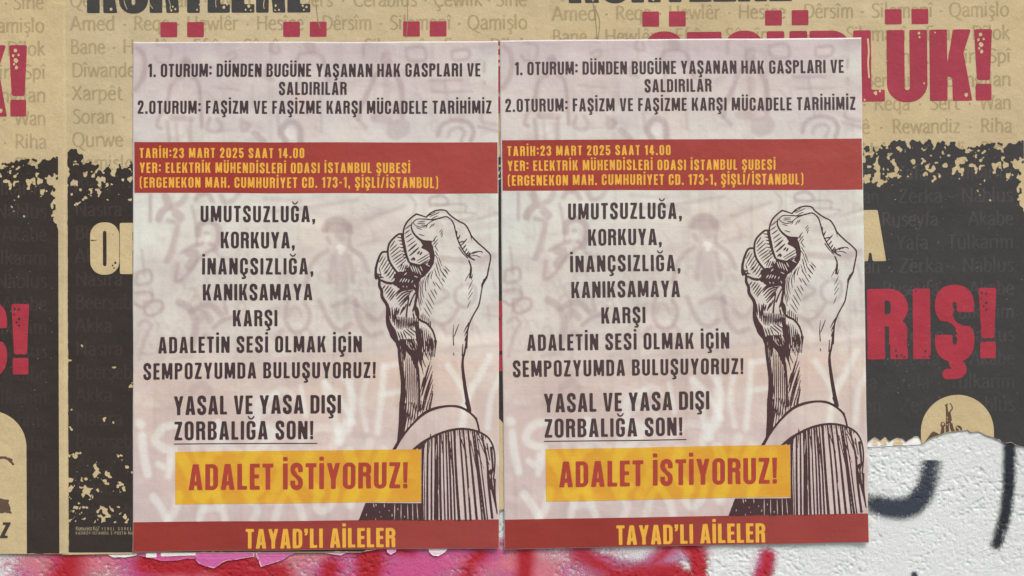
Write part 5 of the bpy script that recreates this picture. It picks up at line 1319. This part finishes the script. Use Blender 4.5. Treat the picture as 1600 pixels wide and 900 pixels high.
def quadgrid(c, nu, nv):
    """grid of points inside a four-cornered area (TL, TR, BR, BL)"""
    c = np.array(c, float); s = np.linspace(0, 1, nu)[None, :, None]; t = np.linspace(0, 1, nv)[:, None, None]
    P = c[0] * (1 - s) * (1 - t) + c[1] * s * (1 - t) + c[2] * s * t + c[3] * (1 - s) * t
    idx = np.arange(nu * nv).reshape(nv, nu)
    q = np.stack([idx[:-1, :-1], idx[1:, :-1], idx[1:, 1:], idx[:-1, 1:]], -1).reshape(-1, 4)
    return P.reshape(-1, 2), [tuple(f) for f in q], idx

def event_poster(label, Q, base, seed, loc_px, ink_lift):
    fm = quad_map(Q)
    loc = world_pts(np.array([loc_px], float), np.array([base]))[0]
    root = empty('event_poster', tuple(loc), label, 'poster', 'white event posters side by side')
    sh = Sheet(root, fm, base, 3, 0.0011, M_POSTER); sh.shared = True
    cr = np.random.default_rng(seed)
    C_ = []
    for k in range(9):
        x, y = cr.uniform(230, 760), cr.uniform(90, 830); an = cr.choice([0.1, 1.35, 1.6, 0.6, 2.4]) + cr.uniform(-.2, .2); ln = cr.uniform(70, 220)
        C_.append((x, y, x + ln * math.cos(an), y + ln * math.sin(an), cr.uniform(0.00012, 0.00032) * cr.choice([1, 1, -0.6]), cr.uniform(4, 7)))
    for k in range(7):                              # paste bubbles
        x, y = cr.uniform(230, 760), cr.uniform(90, 830); C_.append((x, y - 14, x + 3, y + 14, cr.uniform(0.0002, 0.0004), cr.uniform(9, 15)))
    sh.creases = C_
    sh.corners = [(780, 856, 0.0022, 60), (208, 862, 0.0012, 45), (778, 65, 0.0014, 50)]
    p, f, idx = quadgrid([(208, 66), (778.3, 65), (780.3, 856), (208, 862)], 232, 322)
    ring = list(idx[0, ::-1]) + list(idx[1:, 0]) + list(idx[-1, 1:]) + list(idx[-2:0:-1, -1])
    c = bg_at(p)
    ed = np.minimum(np.minimum(p[:, 0] - 208, p[:, 1] - 66), 862 - p[:, 1])
    w = (1 - smooth(ed, 0.6, 1.8))[:, None] * 0.7
    c = c * (1 - w) + np.array([206, 200, 198.]) * w
    stain = fbm(p[:, 0] / 70, p[:, 1] / 90, seed + 40, 4) - 0.5
    drip = np.clip(fbm(p[:, 0] / 9, p[:, 1] / 160, seed + 44, 3) - 0.56, 0, 1)
    c = c + np.array([14., 12, 8]) * stain[:, None] - np.array([26., 26, 30]) * drip[:, None]
    sh.put('paper_sheet', p, f, colarr(c), 0.0, skirt=ring)
    DARK = colarr(np.array([60 + ink_lift, 45 + ink_lift, 46 + ink_lift], float)); GOLD = col(212, 160, 58); REDT = col(156, 58, 46)
    def text(name, L, c, lift, parent=None, res=26):
        v, f = block_line(*L, POSTER, res)
        return sh.put(name, v, f, c * (0.96 + 0.08 * fbm(v[:, 0] / 14, v[:, 1] / 14, seed + 9, 2))[:, None], lift, parent)
    for L in TEXT_TOP: text('session_lettering', L, DARK, L1)
    def band(name, corners, rgb, nv):
        p, f, _ = quadgrid(corners, 96, nv)
        b = bg_at(p); g = b.mean(1); k = (1 + 0.0022 * (g - 192))[:, None]
        n = (0.5 * (fbm(p[:, 0] / 90, p[:, 1] / 25, seed + 15, 3) - 0.5))[:, None]
        c = np.asarray(rgb, float)[None, :] * k + np.array([10., 16, 14]) * n + np.array([6., 10, 12]) * smooth(p[:, 0], 300, 700)[:, None]  # last term pales the red rightwards: sheen painted into the band colour
        return sh.put(name, p, f, colarr(c), L1)
    b = band('date_band', [(210.3, 222), (777.4, 223), (778.2, 303), (210.3, 301)], (143, 48, 40), 15)
    for L in TEXT_DATE: text('date_lettering', L, GOLD, L2, b, 22)
    for L in TEXT_MAIN: text('slogan_lettering', L, DARK, L1)
    p, f, _ = quadgrid([(272, 692.9), (496, 691.9), (496, 693.5), (272, 694.5)], 40, 2); sh.put('underline', p, f, DARK, L1)
    v, f = FIST
    sh.put('fist_drawing', v, f, colarr(np.array([64., 43, 44])) * (0.95 + 0.1 * fbm(v[:, 0] / 20, v[:, 1] / 20, seed + 19, 2))[:, None], L1)
    p, f, _ = quadgrid([(274, 706), (658, 702), (658.6, 783.5), (274, 788)], 150, 34)
    g = bg_at(p).mean(1)
    w = smooth(g, 169, 206)[:, None]
    c = np.array([197., 140, 44]) * (1 - w) + np.array([208., 168, 50]) * w
    pn = sh.put('yellow_panel', p, f, colarr(c), L2)
    text('panel_lettering', ('ADALET İSTİYORUZ!', 295, 637.5, 766, 762.6, 40.5, 40.8), REDT, L3, pn, 30)
    b = band('footer_band', [(208.6, 815.5), (779.7, 811), (779.9, 855.4), (208.6, 861.4)], (138, 48, 41), 11)
    text('footer_lettering', ("TAYAD’LI AİLELER", 384, 618, 856.8, 854.8, 30.6, 30.2), GOLD, L2, b, 28)
    return root

event_poster('white event poster on the left, its bottom edge hiding pink paper scraps', Q1, 0.0037, 12, (494, 860), 0)
event_poster('white event poster on the right, reaching over the torn brown poster and bare plaster', Q2, 0.0036, 15, (1072, 853), 6)
